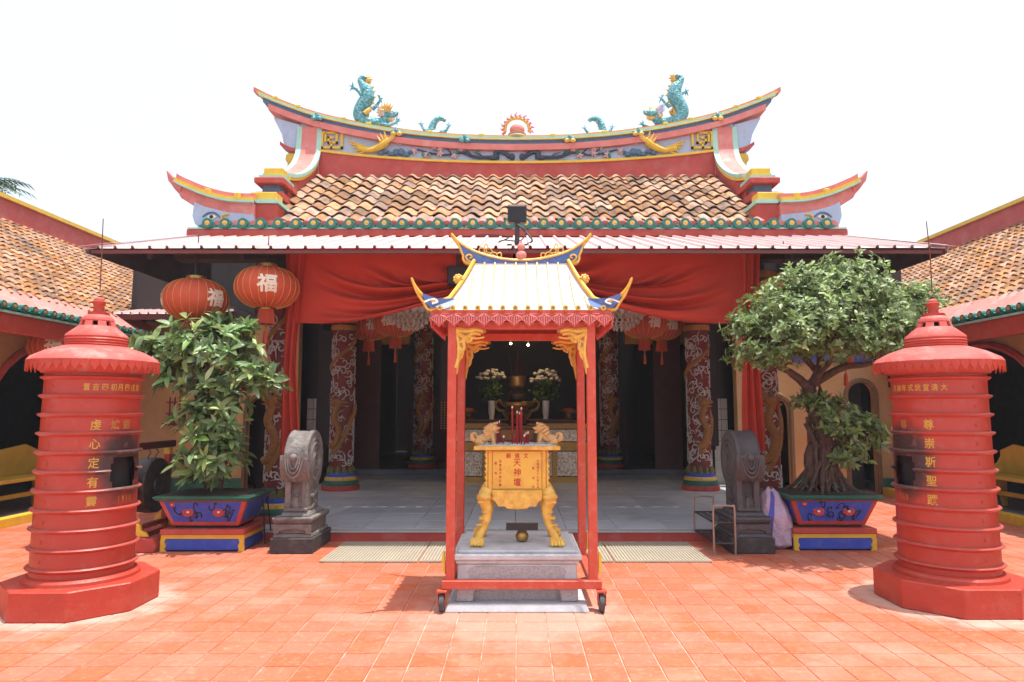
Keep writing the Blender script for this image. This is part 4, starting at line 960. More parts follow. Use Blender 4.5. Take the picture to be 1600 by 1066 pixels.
MB().box(-.3, .3, -.22, -.2, .85, 1.03).build('apron', gold_dk, tb); MB().box(-.28, .28, -.2, .2, .3, .84).build('cabinet', MATS['brown_wood'], tb)
bc = thing('bronze_censer', 'tiered bronze incense burner with side handles on the offering table', 'incense burner', (.0, 12.5, 1.213)); bc.scale = (.76, .76, .86)
MB().lathe([(.2, 0), (.26, .04), (.22, .08), (.2, .12), (.3, .18), (.35, .26), (.3, .32), (.26, .36), (.36, .42), (.37, .48), (.34, .5)], 32).build('bowl', brass, bc, True)
MB().lathe([(.12, .5), (.2, .58), (.22, .66), (.14, .76), (.12, .8)], 24).build('neck', M('dark_bronze', (.14, .1, .06), .35, (.08, .06, .04), metal=.6), bc, True)
MB().lathe([(.16, .8), (.2, .84), (.2, 1.02), (.18, 1.04)], 24).build('upper_bowl', brass, bc, True)
for s in (-1, 1):
    MB().tube(bez([(s*.32, 0, .3), (s*.46, 0, .34), (s*.52, 0, .46), (s*.42, 0, .52), (s*.34, 0, .44)], 5), .03, 8).build('handle', brass, bc, True)
st_ = MB()
for k in range(14): a = rnd.uniform(0, TAU); q = rnd.uniform(.02, .13); e = rnd.uniform(.15, .5); st_.tube([(q*math.cos(a), q*math.sin(a), 1.0), (q*2*math.cos(a), q*2*math.sin(a), 1.0+e)], .006, 4)
st_.tube([(0, 0, 1.0), (.01, 0, 1.6)], .016, 6); st_.build('incense_sticks', M('dark_incense', (.12, .05, .04), .8), bc)
for x, lb in ((-.5, 'vase of white flowers left of the bronze censer'), (.56, 'vase of white flowers right of the bronze censer')):
    v = thing('flower_vase', lb, 'vase', (x, 13.4, 1.312), 0, 'flower vases on the altar')
    MB().lathe([(.05, 0), (.045, .03), (.06, .12), (.07, .32), (.075, .36)], 16).build('vase', palegr, v, True)
    fw = MB(); lv = MB()
    for k in range(46):
        a = rnd.uniform(0, TAU); q = .3*math.sqrt(rnd.random()); c = Vector((q*math.cos(a), q*math.sin(a), .95-.6*q*q/.3+rnd.uniform(-.05, .04))); fw.ball(c, (.045, .045, .03), 6, 4)
        lv.tube([(0, 0, .34), c*.6+Vector((0, 0, .3)), c], .006, 4)
        for _ in range(5):
            p_ = c*.85+Vector((rnd.uniform(-.05, .05), rnd.uniform(-.05, .05), -rnd.uniform(.05, .3))); d_ = Vector((rnd.uniform(-1, 1), rnd.uniform(-1, 1), rnd.uniform(-.3, .6))).normalized()*.07; n_ = d_.orthogonal()*.25
            lv.add([p_, p_+d_*.5+n_, p_+d_, p_+d_*.5-n_], [(0,1,2,3)])
    fw.build('blossoms', M('white_petals', (.36, .33, .3), .7), v, True)['kind'] = 'stuff'; lv.build('stems_and_leaves', M('dim_leaf', (.05, .09, .03), .6), v)['kind'] = 'stuff'
for x, lb in ((-.95, 'low offering dish on the left end of the altar'), (1.0, 'low offering dish on the right end of the altar')):
    p_ = thing('offering_dish', lb, 'dish', (x, 13.4, 1.312), 0, 'offering dishes'); MB().lathe([(.1, 0), (.06, .04), (.05, .1), (.18, .14), (.19, .16)], 20).build('dish', brass, p_, True); MB().ball((0, 0, .17), (.13, .13, .06), 10, 6).build('fruit', M('fruit_red', (.3, .06, .03), .5), p_, True)
for x, y, z, lb in ((-.12, 12.9, 2.745, 'left small lit bulb above the altar'), (.21, 12.9, 2.72, 'right small lit bulb above the altar')):
    b_ = thing('hanging_bulb', lb, 'lamp', (x, y, z), 0, 'lit bulbs over the altar'); MB().ball((0, 0, 0), .022, 12, 8).build('bulb', bulb, b_, True); MB().tube([(0, 0, .03), (0, 0, 1.3)], .005, 5).build('wire', black, b_)
    ld = bpy.data.lights.new('bulb_light', 'POINT'); ld.energy = 10; ld.color = (1, .7, .35); ld.shadow_soft_size = .03; lo_ = bpy.data.objects.new('bulb_light', ld); C.objects.link(lo_); lo_.parent = b_; lo_.location = (0, -.06, 0)
pc = thing('prayer_bead_rack', 'dark hanging rack of gold beads left of the incense canopy', 'bead rack', (-1.42, 12.9, 1.15))
bd = MB()
for i in range(4):
    for j in range(11): bd.ball((i*.055, 0, j*.048), .018, 6, 4)
bd.build('beads', gold_dk, pc, True)['kind'] = 'stuff'; MB().box(-.03, .2, .02, .03, -.03, 1.9).build('frame', dark, pc)
# ------------------------------------------------------------------ red paper-burning furnaces
gilt = M('gilt_letter', (.62, .38, .06), .5, (.5, .28, .05)); gilt_dim = M('worn_gilt_letter', (.45, .2, .05), .6, (.4, .1, .04))
def furnace(label, loc, s, row, row_a, col, col_a, side, side_a, year_a, hole):
    X, Y = loc; F = thing('paper_furnace', label, 'furnace', (X, Y, 0), 0, 'red paper furnaces')
    face = math.atan2(-X, Y)                         # bearing of the side that faces the middle of the yard's near end
    oct_ = lambda a: [(a/math.cos(PI/8)*math.cos(PI/8+PI/4*k), a/math.cos(PI/8)*math.sin(PI/8+PI/4*k)) for k in range(8)]
    MB().prism(oct_(.5), 0, .212, 'xy').build('base', red, F, bevel=.008)
    MB().lathe([(.46, .2), (.455, .235), (.43, .255), (.4, .262)], 56).build('base_ring', red, F, True)
    ha0, ha1, hz0, hz1 = hole
    ang = lambda d: face+R(d)
    def on(a, z, r_): return (r_*math.sin(a), -r_*math.cos(a), z)
    hc = on(ang((ha0+ha1)/2), (hz0+hz1)/2+.05, .345)
    sm_ = soot_mat('furnace_red_soot', (X+hc[0], Y+hc[1], hc[2]))
    rz = [1.745-.143*i for i in range(11)]
    rr = lambda z: lerp(.405, .385, (z-.26)/1.5)
    # barrel wall with the fire hole left open
    n = 120; zs = sorted(set([.25+.0465*k for k in range(34)])); b = MB(); vs = []
    for z in zs:
        for i in range(n): vs.append(on(ang(360*i/n), z, rr(z)))
    fs = []
    for j in range(len(zs)-1):
        zc = (zs[j]+zs[j+1])/2
        for i in range(n):
            d = (360*(i+.5)/n+180) % 360-180
            if ha0 < d < ha1 and hz0 < zc < hz1 and not ((d < ha0+3.2 or d > ha1-3.2) and (zc < hz0+.05 or zc > hz1-.05)): continue
            fs.append((j*n+i, j*n+(i+1) % n, (j+1)*n+(i+1) % n, (j+1)*n+i))
    b.add(vs, fs); b.build('barrel', sm_, F, True)
    MB().lathe([(.37, .27), (.36, 1.75)], 40, cap=True).map(lambda x, y, z: (x, y, z)).build('lining', M('soot', (.012, .011, .011), .95, (.02, .018, .017)), F, True).scale = (.93, .93, 1)
    for k, z in enumerate(rz):
        cut = hz0+.02 < z < hz1-.02
        pr = [(rr(z)-.002, z-.02), (rr(z)+.026, z-.006), (rr(z)+.034, z+.004), (rr(z)+.026, z+.012), (rr(z)-.002, z+.016)]
        m_ = MB()
        if not cut: m_.lathe(pr, 90, cap=False)
        else:
            a0 = ang(ha1)-PI/2; m_.lathe(pr, 72, cap=False, a0=a0, ang=TAU-R(ha1-ha0))
        m_.build('hoop', sm_, F, True)
    rv = MB(); rv.ball((0, 0, 0), (.014, .009, .014), 8, 5); rme = rv.mesh('rivet', sm_, True)
    for k in range(10):
        for d in (-48*s-4, 130, -130):
            z = rz[k]-.074; put('rivet', rme, F, on(ang(d*1), z, rr(z)+.001), (0, 0, ang(d)))
    # letters
    def letter(ch, d, z, h_, m_, w_=1):
        v_, f_ = glyph(ch); a = ang(d)
        MB().add(v_, f_).map(lambda x, y, zz: on(a+x*h_*w_/.395, z+zz*h_, rr(z)+.0035-y*.02)).build('character', m_, F)
    for c_, d in zip(row, row_a): letter(c_, d, 1.672, .058, gilt, .95)
    for k, c_ in enumerate(col): letter(c_, col_a, rz[2+k]-.074, .086, gilt)
    for c_, d in zip(side, side_a): letter(c_, d, rz[2]-.074, .08, gilt_dim)
    for c_, d in zip('1910', year_a): letter(c_, d, rz[6]-.074, .07, gilt_dim, .7)
    # hood with toothed drip edge
    top_red = M('dusty_red_paint', (.5, .09, .07), .6, (.44, .06, .048), .7, 7, .3, 40, dirt=(.42, .3, .26), dirt_amt=.6, dirt_scale=6)
    MB().lathe([(.38, 1.77), (.5, 1.845), (.527, 1.855), (.53, 1.88), (.505, 1.91), (.4, 1.96), (.27, 2.0)], 64).build('hood', top_red, F, True)
    te = MB(); nt_ = 46
    for k in range(nt_):
        a = TAU*k/nt_; dw = TAU/nt_*.5
        pts = [(a-dw*.98, 1.875), (a+dw*.98, 1.875), (a+dw*.95, 1.84), (a+dw*.55, 1.825), (a, 1.793), (a-dw*.55, 1.825), (a-dw*.95, 1.84)]
        v_ = [on(q, z, .531) for q, z in pts]+[on(q, z, .522) for q, z in pts]
        te.add(v_, [tuple(range(7)), tuple(range(13, 6, -1))]+[(i, 7+i, 7+(i+1) % 7, (i+1) % 7) for i in range(7)])
    te.build('toothed_edge', red, F)
    zk = lambda z: 1.9+(z-1.9)*.86
    MB().lathe([(.262, 1.985)]+[(.252+.008*(k % 2), 1.995+.012*k) for k in range(9)]+[(.255, 2.105)], 48).map(lambda x, y, z: (x, y, zk(z))).build('collar', red, F, True)
    MB().lathe([(.255, 2.105), (.25, 2.125), (.165, 2.2), (.15, 2.21)], 48).map(lambda x, y, z: (x, y, zk(z))).build('shoulder', top_red, F, True)
    sl_ = MB()
    for k in range(8):
        a = TAU*k/8; sl_.add([on(a-.24, 2.205, .155), on(a+.24, 2.205, .155), on(a+.24, 2.255, .138), on(a-.24, 2.255, .138), on(a-.24, 2.205, .13), on(a+.24, 2.205, .13), on(a+.24, 2.255, .115), on(a-.24, 2.255, .115)], [(0,1,2,3), (4,7,6,5), (0,4,5,1), (1,5,6,2), (2,6,7,3), (3,7,4,0)])
    sl_.map(lambda x, y, z: (x, y, zk(z))).build('vent_bars', top_red, F); MB().lathe([(.1, 2.2), (.1, 2.26)], 16).map(lambda x, y, z: (x, y, zk(z))).build('vent_dark', MATS['soot'], F)
    MB().lathe([(.128, 2.252), (.135, 2.262), (.13, 2.285), (.1, 2.315), (.085, 2.318)], 32).map(lambda x, y, z: (x, y, zk(z))).build('cap', top_red, F, True)
    MB().lathe([(.085, 2.318), (.088, 2.345), (.045, 2.35), (.045, 2.385), (.05, 2.39), (.042, 2.4), (.056, 2.435), (.058, 2.445), (.03, 2.46), (.0, 2.465)], 24).map(lambda x, y, z: (x, y, zk(z))).build('finial', red, F, True)
    MB().ball((0, 0, 2.46), (.042, .042, .03), 14, 8).map(lambda x, y, z: (x, y, zk(z))).build('knob', top_red, F, True)
    MB().tube([(0, 0, 2.46), (s*-.005, 0, 2.75), (-.012, 0, 3.06)], [.006, .006, .005], 6).build('rod', M('rusty_rod', (.16, .05, .035), .8), F)
    for o_ in [c_ for c_ in C.objects if c_.parent == F and not c_.name.startswith('base') or c_.parent == F and c_.name.startswith('base_ring')]:
        o_.scale.x *= .87; o_.scale.y *= .87; o_.location.x *= .87; o_.location.y *= .87
    return F
furnace('tall hooped red furnace on the left, gold writing and sooty hole on its right', (-3.39, 5.48), 1, '置吉四初月四戌庚', (-8, 2, 12.5, 22.5, 31, 41, 51, 61), '虔心定有靈', 4.5, '爐銀', (27, 43), (36, 42, 48, 54), (23, 64,   .915, 1.15))
furnace('tall hooped red furnace on the right, gold writing and sooty hole on its left', (3.42, 5.56), -1, '大清宣統式年歲次', (7, -3.5, -13.5, -23.5, -33, -43, -52, -62), '尊崇斯聖蹟', -13, '尊', (-46,), (-64, -58, -52, -46), (-70, -33, .915, 1.15))

# ------------------------------------------------------------------ stone pedestal with the gilt urn, under the wheeled canopy
CX, CY = .035, 5.74
pd = thing('stone_pedestal', 'grey granite pedestal under the gold incense urn', 'pedestal', (0, CY, 0))
def slab(name, hx, hy, z0, z1, mat=granite, bv=.008): return MB().box(-hx, hx, -hy, hy, z0, z1).build(name, mat, pd, bevel=bv)
MB().frustum(-.55, .55, -.5, .5, 0, -.53, .53, -.48, .48, .055).build('plinth', granite, pd, bevel=.006)
MB().box(-.42, .42, -.36, .36, .056, .17).build('recess', granite_s, pd)
for x in (-1, 1):
    for y in (-1, 1):
        MB().prism([(x*.47, .056), (x*.47, .17), (x*.3, .17), (x*.33, .13), (x*.34, .056)], y*.42, y*.3).build('foot', granite_s, pd, bevel=.008)
slab('waist', .465, .415, .172, .335)
# sunken front panel with cut corners
fp_ = [(-.37, .195), (.37, .195), (.37, .26), (.385, .275), (.36, .3), (.33, .315), (-.33, .315), (-.36, .3), (-.385, .275), (-.37, .26)]
MB().prism(fp_, -.421, -.416).build('front_panel', granite_s, pd)
slab('cornice', .48, .43, .3355, .365); slab('cornice', .5, .45, .3655, .41); slab('top_slab', .46, .41, .4105, .432, granite, .006)
pd.scale = (.98, 1, 1)
ur = thing('incense_urn', 'square gold incense urn on four lion legs, red writing on its front', 'incense urn', (0, CY-.02, .432))
ug = M('urn_yellow', (.74, .47, .065), .4, (.68, .39, .05), .7, 7, .2, 40, spec=.5, dirt=(.4, .18, .04), dirt_amt=.4, dirt_scale=6)
MB().box(-.235, .235, -.19, .19, .41, .745).build('body', ug, ur, bevel=.008)
for x0, x1, z0, z1 in ((-.2, .2, .733, .738), (-.2, .2, .435, .44), (-.2, -.195, .44, .733), (.195, .2, .44, .733)): MB().box(x0, x1, -.194, -.1895, z0, z1).build('front_line', gold_dk, ur)
tr_ = MB().box(-.345, .345, -.24, .24, .746, .778).build('tray', gold, ur, bevel=.005)
MB().box(-.31, .31, -.21, .21, .776, .785).build('ash_bed', ash, ur)
ab = MB()
for k in range(90): ab.ball((rnd.uniform(-.28, .28), rnd.uniform(-.2, .2), .785), (rnd.uniform(.008, .022), rnd.uniform(.008, .02), rnd.uniform(.004, .012)), 5, 4)
ab.build('ash_crumbs', ash, ur)['kind'] = 'stuff'
for x in (-1, 1):   # notched side fins
    pts = [(x*.236, .42)]
    for k in range(7): z = .43+.045*k; pts += [(x*.256, z), (x*.262, z+.012), (x*.25, z+.022), (x*.248, z+.03)]
    pts += [(x*.252, .742), (x*.236, .742)]
    for y in (-.17, .15): MB().prism(pts, y-.02, y+.02).build('side_fin', gold, ur)
    for y in (-1, 1):   # lion legs
        q = bez([(x*.235, y*.16, .43), (x*.26, y*.185, .36), (x*.235, y*.19, .27), (x*.255, y*.2, .16), (x*.3, y*.215, .07), (x*.315, y*.22, .035)], 6)
        lg = MB(); rad = [interp([(0, .05), (.15, .058), (.35, .042), (.65, .03), (.9, .034), (1, .03)], i/(len(q)-1)) for i in range(len(q))]
        lg.tube(q, rad, 12)
        for k in range(3):
            z = .26-.05*k; lg.ball((x*(.25+.022*k), y*.207, z), (.034, .026, .012), 8, 5)
        for k in range(4): lg.tube([(x*.31+(k-1.5)*.022, y*.225, .05), (x*.315+(k-1.5)*.026, y*.225-.035, .03), (x*.318+(k-1.5)*.027, y*.225-.055, .012)], [.022, .02, .012], 7)
        lg.ball((x*.312, y*.22, .025), (.045, .05, .026), 10, 6); lg.ball((x*.26, y*.195, .375), (.065, .06, .04), 10, 6); lg.ball((x*.285, y*.215, .34), (.03, .025, .02), 8, 5)
        lg.build('leg', gold, ur, True)
ap = [(-.2, .43), (-.2, .36), (-.17, .335), (-.15, .3), (-.1, .305), (-.08, .285), (0, .28), (.08, .285), (.1, .305), (.15, .3), (.17, .335), (.2, .36), (.2, .43)]
MB().prism(ap, -.215, -.185).build('apron', gold, ur, bevel=.006)
MB().box(-.235, .235, -.2, .2, .4, .42).build('rim', gold, ur, bevel=.005)
def uchar(ch, x, z, h_):
    v_, f_ = glyph(ch); MB().add(v_, f_).map(lambda a, b, c: (x+a*h_*.95, -.1905+b*.03, z+c*h_)).build('character', M('vermilion_letter', (.5, .04, .025), .5), ur)
for c_, x in zip('廟僑文', (-.07, .0, .07)): uchar(c_, x, .7, .042)
for c_, z in zip('天神壇', (.645, .57, .494)): uchar(c_, 0, z, .066)
for k, c_ in enumerate('大清道光十九年九月'): uchar(c_, .165, .66-.026*k, .022)
for c_, z in zip('敬吉旦', (.6, .525, .455)): uchar(c_, .13, z, .022)
for k, c_ in enumerate('沐恩弟子李日華'): uchar(c_, -.135, .655-.031*k, .024)
for c_, z in zip('敬奉', (.64, .56)): uchar(c_, -.17, z, .024)
def lion(label, x, rz_):
    l = thing('lion_statue', label, 'lion statue', (x, CY-.12, 1.21), rz_, 'gold lions on the urn'); l.scale = (.9, .9, .9); lg_ = M('lion_gold', (.66, .42, .17), .4, (.5, .28, .09), .7, 30, .4, 60)
    b = MB(); b.tube(bez([(-.07, 0, .045), (-.03, 0, .06), (.03, 0, .085), (.06, 0, .12)], 5), [.042, .044, .044, .043, .043, .043, .043, .042, .04, .04, .038, .038, .036, .035, .034, .034], 10)
    for y in (-.028, .028):
        b.tube([(.055, y, .09), (.07, y, .045), (.072, y, .0)], [.022, .017, .02], 8); b.ball((.08, y, .008), (.024, .016, .01), 7, 4)
        b.ball((-.06, y, .035), (.035, .022, .035), 8, 6); b.tube([(-.05, y, .03), (-.02, y*1.2, .008)], [.022, .014], 7)
    b.build('body', lg_, l, True)
    h = MB(); h.ball((.065, 0, .15), (.045, .042, .042), 10, 8); h.ball((.105, 0, .152), (.022, .028, .016), 8, 6); h.ball((.098, 0, .118), (.022, .024, .01), 8, 5); h.ball((.125, 0, .158), (.008, .014, .008), 6, 4)
    for y in (-.03, .03): h.ball((.06, y, .182), (.012, .01, .016), 6, 5); h.ball((.095, y*.6, .162), (.009, .007, .009), 6, 5)
    for k in range(44): a = 2.399*k; q_ = k/44; h.ball((.055-.065*q_, (.046+.01*math.sin(k))*math.cos(a), .15-.045*q_+.046*math.sin(a)), (.017, .015, .015), 6, 4)
    for k in range(6): h.ball((.09-.012*k, .0, .198-.003*k), (.012, .012, .014), 6, 4)
    h.build('head', lg_, l, True)
    MB().tube(bez([(-.085, 0, .04), (-.12, 0, .06), (-.12, 0, .1), (-.09, 0, .105), (-.085, 0, .08)], 5), [.016+.006*math.sin(k*.3) for k in range(21)], 8).build('tail', lg_, l, True)
lion('small gold lion on the left end of the urn tray, facing the incense', -.255, 0); lion('small gold lion on the right end of the urn tray, facing the incense', .245, PI)
def isticks(label, pts, h_, r_=.008, flame=True):
    t = thing('incense_sticks', label, 'incense', (0, CY-.05, 1.21), 0, 'red incense sticks in the urn')
    for x, y, dh in pts:
        k = MB().lathe([(r_*.55, 0), (r_, .06), (r_, h_+dh)], 8, (x, y, 0)).build('stick', stick, t, True)
        if flame: MB().lathe([(r_*.7, h_+dh), (r_*1.0, h_+dh+.008), (r_*.6, h_+dh+.018), (0, h_+dh+.022)], 8, (x, y, 0)).build('wick', M('wax_white', (.75, .68, .55), .6), k, True)
isticks('tall red incense sticks standing in the middle of the urn', [(-.04, 0, .03), (.0, .01, -.01), (.035, -.01, .02), (.02, .05, -.02)], .27)
isticks('two thin red incense sticks by the left lion', [(-.165, 0, .0), (-.148, .02, .01)], .17, .006)
isticks('short red candle stubs in the urn ash', [(-.11, -.06, 0), (.06, -.06, .01), (-.02, -.09, -.03), (.09, .0, .03), (.0, -.1, -.04), (.075, .06, .02)], .06, .009)
# small brass pot under the urn
bp_ = thing('brass_pot', 'small brass pot under the urn on the pedestal', 'pot', (.04, CY-.06, .432)); MB().lathe([(.02, 0), (.045, .015), (.055, .045), (.045, .07), (.035, .075), (.04, .085)], 20).build('bowl', brass, bp_, True); MB().box(-.13, .13, .0, .04, .09, .145).build('rack_plate', iron, bp_)

cp = thing('canopy_cart', 'red wheeled canopy with gold trimmed white roof over the incense urn', 'canopy', (CX, 5.76, 0))
cred = M('cart_red', (.53, .08, .042), .45, (.48, .066, .036), .6, 4, .1, 60, dirt=(.62, .3, .24), dirt_amt=.3, dirt_scale=14)
px, py = .54, .44
for x in (-1, 1):
    for y in (-1, 1):
        MB().box(x*px-.034, x*px+.034, y*py-.034, y*py+.034, .2, 2.2).build('post', cred, cp, bevel=.004)
        MB().prism([(x*(px+.03), .26), (x*(px+.055), .3), (x*(px+.045), .33), (x*(px+.06), .36), (x*(px+.05), .42), (x*(px+.035), .43)], y*py-.02, y*py+.02).map(lambda a, b, c: (a+x*.008, b, c)).build('yellow_bracket', yellow, cp)
        # caster
        wx = x*(px+.055); wy = y*(py+.06)
        cs_ = MB().box(wx-.035, wx+.035, wy-.05, wy+.05, .148, .16).build('caster', cred, cp)
        for q in (-.03, .026): MB().prism([(wy-.03, .05), (wy+.02, .05), (wy+.04, .147), (wy-.04, .147)], wx+q, wx+q+.005, 'yz').build('fork', cred, cs_)
        wl = MB().lathe([(.055, -.02), (.068, -.016), (.07, 0), (.068, .016), (.055, .02)], 24, (wx, wy, .07), axis='x').build('tyre', rubber, cs_, True)
        MB().lathe([(.04, -.023), (.04, .023)], 16, (wx, wy, .07), axis='x').build('hub', steel, cs_, True)
for y in (-1, 1): MB().box(-px-.06, px+.06, y*py-.036+y*.03, y*py+.036+y*.03, .165, .225).build('rail', cred, cp, bevel=.004)
for x in (-1, 1): MB().box(x*px-.03, x*px+.03, -py+.07, py-.07, .17, .23).build('rail', cred, cp, bevel=.004)
for y in (-1, 1):
    MB().box(-px+.035, px-.035, y*py-.025, y*py+.025, 2.125, 2.19).build('beam', cred, cp, bevel=.004)
for x in (-1, 1): MB().box(x*px-.025, x*px+.025, -py+.035, py-.035, 2.125, 2.19).build('beam', cred, cp, bevel=.004)
EX, EY, EZ = .70, .525, 2.27
MB().box(-EX+.01, EX-.01, -EY+.01, EY-.01, EZ-.03, EZ-.005).build('eave_board', cred, cp)
# scalloped valance of leaf-shaped lappets
lap = MB(); pts = [(-.055, 0), (.055, 0), (.05, -.045), (.036, -.06), (.03, -.085), (.015, -.09), (0, -.112), (-.015, -.09), (-.03, -.085), (-.036, -.06), (-.05, -.045)]
lap.prism(pts, -.006, .006); lme = lap.mesh('lappet', M('valance_red', (.5, .07, .06), .5, (.42, .05, .045)), False, .002)
ln_ = MB()
for q in (-1, 1):
    for a in (.016, .032, .047): ln_.tube(bez([(q*.006, -.008, -.01), (q*a, -.009, -.03), (q*a*.95, -.009, -.05-.03*(.05-a)/.05), (q*a*.6, -.008, -.06-.5*(.05-a))], 4), .0022, 4)
ln_.tube([(0, -.008, -.02), (0, -.008, -.09)], .003, 4); lnm = ln_.mesh('lappet_lines', M('lappet_pink', (.72, .36, .33), .5), True)
def lapp(x, y, r_):
    o_ = put('lappet', lme, cp, (x, y, EZ-.03), (0, 0, r_), (1.12, 1, 1)); put('lappet_lines', lnm, o_)
for i in range(12):
    x = -EX+.062+i*(2*EX-.124)/11; lapp(x, -EY, 0); lapp(x, EY, PI)
for i in range(9):
    y = -EY+.06+i*(2*EY-.12)/8; lapp(-EX, y, -PI/2); lapp(EX, y, PI/2)
# the roof: four concave slopes, white sheets with gilt ribs
RX, RZ = .40, 2.74
def hipx(t): return lerp(EX-.02, RX, t**.85)
def hipy(t): return lerp(EY-.02, .03, t**.75)
def hz(t): return EZ+(RZ-EZ)*t**1.25
rm = M('canopy_white', (.62, .5, .46), .5, (.56, .41, .37), .7, 5, .1, 30, dirt=(.6, .42, .38), dirt_amt=.4, dirt_scale=5)
def slope(axis, sg):
    def fn(u, v):
        a, b, z = hipx(v), hipy(v), hz(v)
        return (lerp(-a, a, u), sg*b, z) if axis == 'x' else (sg*a, lerp(-b, b, u), z)
    MB().grid(fn, 20, 14).build('roof_slope', rm, cp, True)
    n = 13 if axis == 'x' else 8
    for i in range(n+1):
        u = (i+.5)/(n+1) if axis == 'x' else (i+.5)/(n+1); x = lerp(-EX+.02, EX-.02, u) if axis == 'x' else lerp(-EY+.02, EY-.02, u)
        pts = []
        for k in range(11):
            v = k/10; a, b = hipx(v), hipy(v)
            if axis == 'x':
                if abs(x)*lerp(1, .97, v) > a-.01: break
                pts.append((x*lerp(1, .92, v), sg*(b+.006), hz(v)+.006))
            else:
                if abs(x) > b-.01: break
                pts.append((sg*(a+.006), x, hz(v)+.006))
        if len(pts) > 1: r0 = MB().tube(pts, .008, 6).build('roof_rib', M('rib_cream', (.66, .52, .26), .45, (.6, .44, .18)), cp, True)
        e = (x, sg*(EY+.004), EZ+.012) if axis == 'x' else (sg*(EX+.004), x, EZ+.012)
        bt = MB(); bt.lathe([(.021, -.012), (.021, .012)], 12, (0, 0, 0), axis='y' if axis == 'x' else 'x'); bt.shift(e); bo = bt.build('rib_end', yellow, cp, True)
        q = MB(); q.lathe([(.009, -.015), (.009, .015)], 8, axis='y' if axis == 'x' else 'x'); q.shift(e); q.build('rib_hole', navy, bo)
for ax_, sg in (('x', -1), ('x', 1), ('y', -1), ('y', 1)): slope(ax_, sg)
# crescent ridge: blue with gilt edge
blue = M('enamel_blue', (.06, .13, .36), .45, (.12, .2, .45), .9, 12)
up_ = bez([(-.6, 0, 3.0), (-.52, 0, 2.92), (-.38, 0, 2.84), (-.18, 0, 2.785), (0, 0, 2.77), (.18, 0, 2.785), (.38, 0, 2.84), (.52, 0, 2.92), (.6, 0, 3.0)], 6)
lo2 = bez([(-.6, 0, 2.99), (-.535, 0, 2.9), (-.5, 0, 2.82), (-.44, 0, 2.74), (0, 0, 2.715), (.44, 0, 2.74), (.5, 0, 2.82), (.535, 0, 2.9), (.6, 0, 2.99)], 6)
cr_ = MB().strip([(q.x, q.z) for q in up_], [(q.x, q.z) for q in lo2], -.025, .025).build('ridge_crescent', blue, cp)
for yy in (-.028, .028):
    MB().tube([(q.x, yy, q.z) for q in up_], .012, 6).build('gilt_edge', gold, cr_, True); MB().tube([(q.x, yy, q.z) for q in lo2], .011, 6).build('gilt_edge', gold, cr_, True)
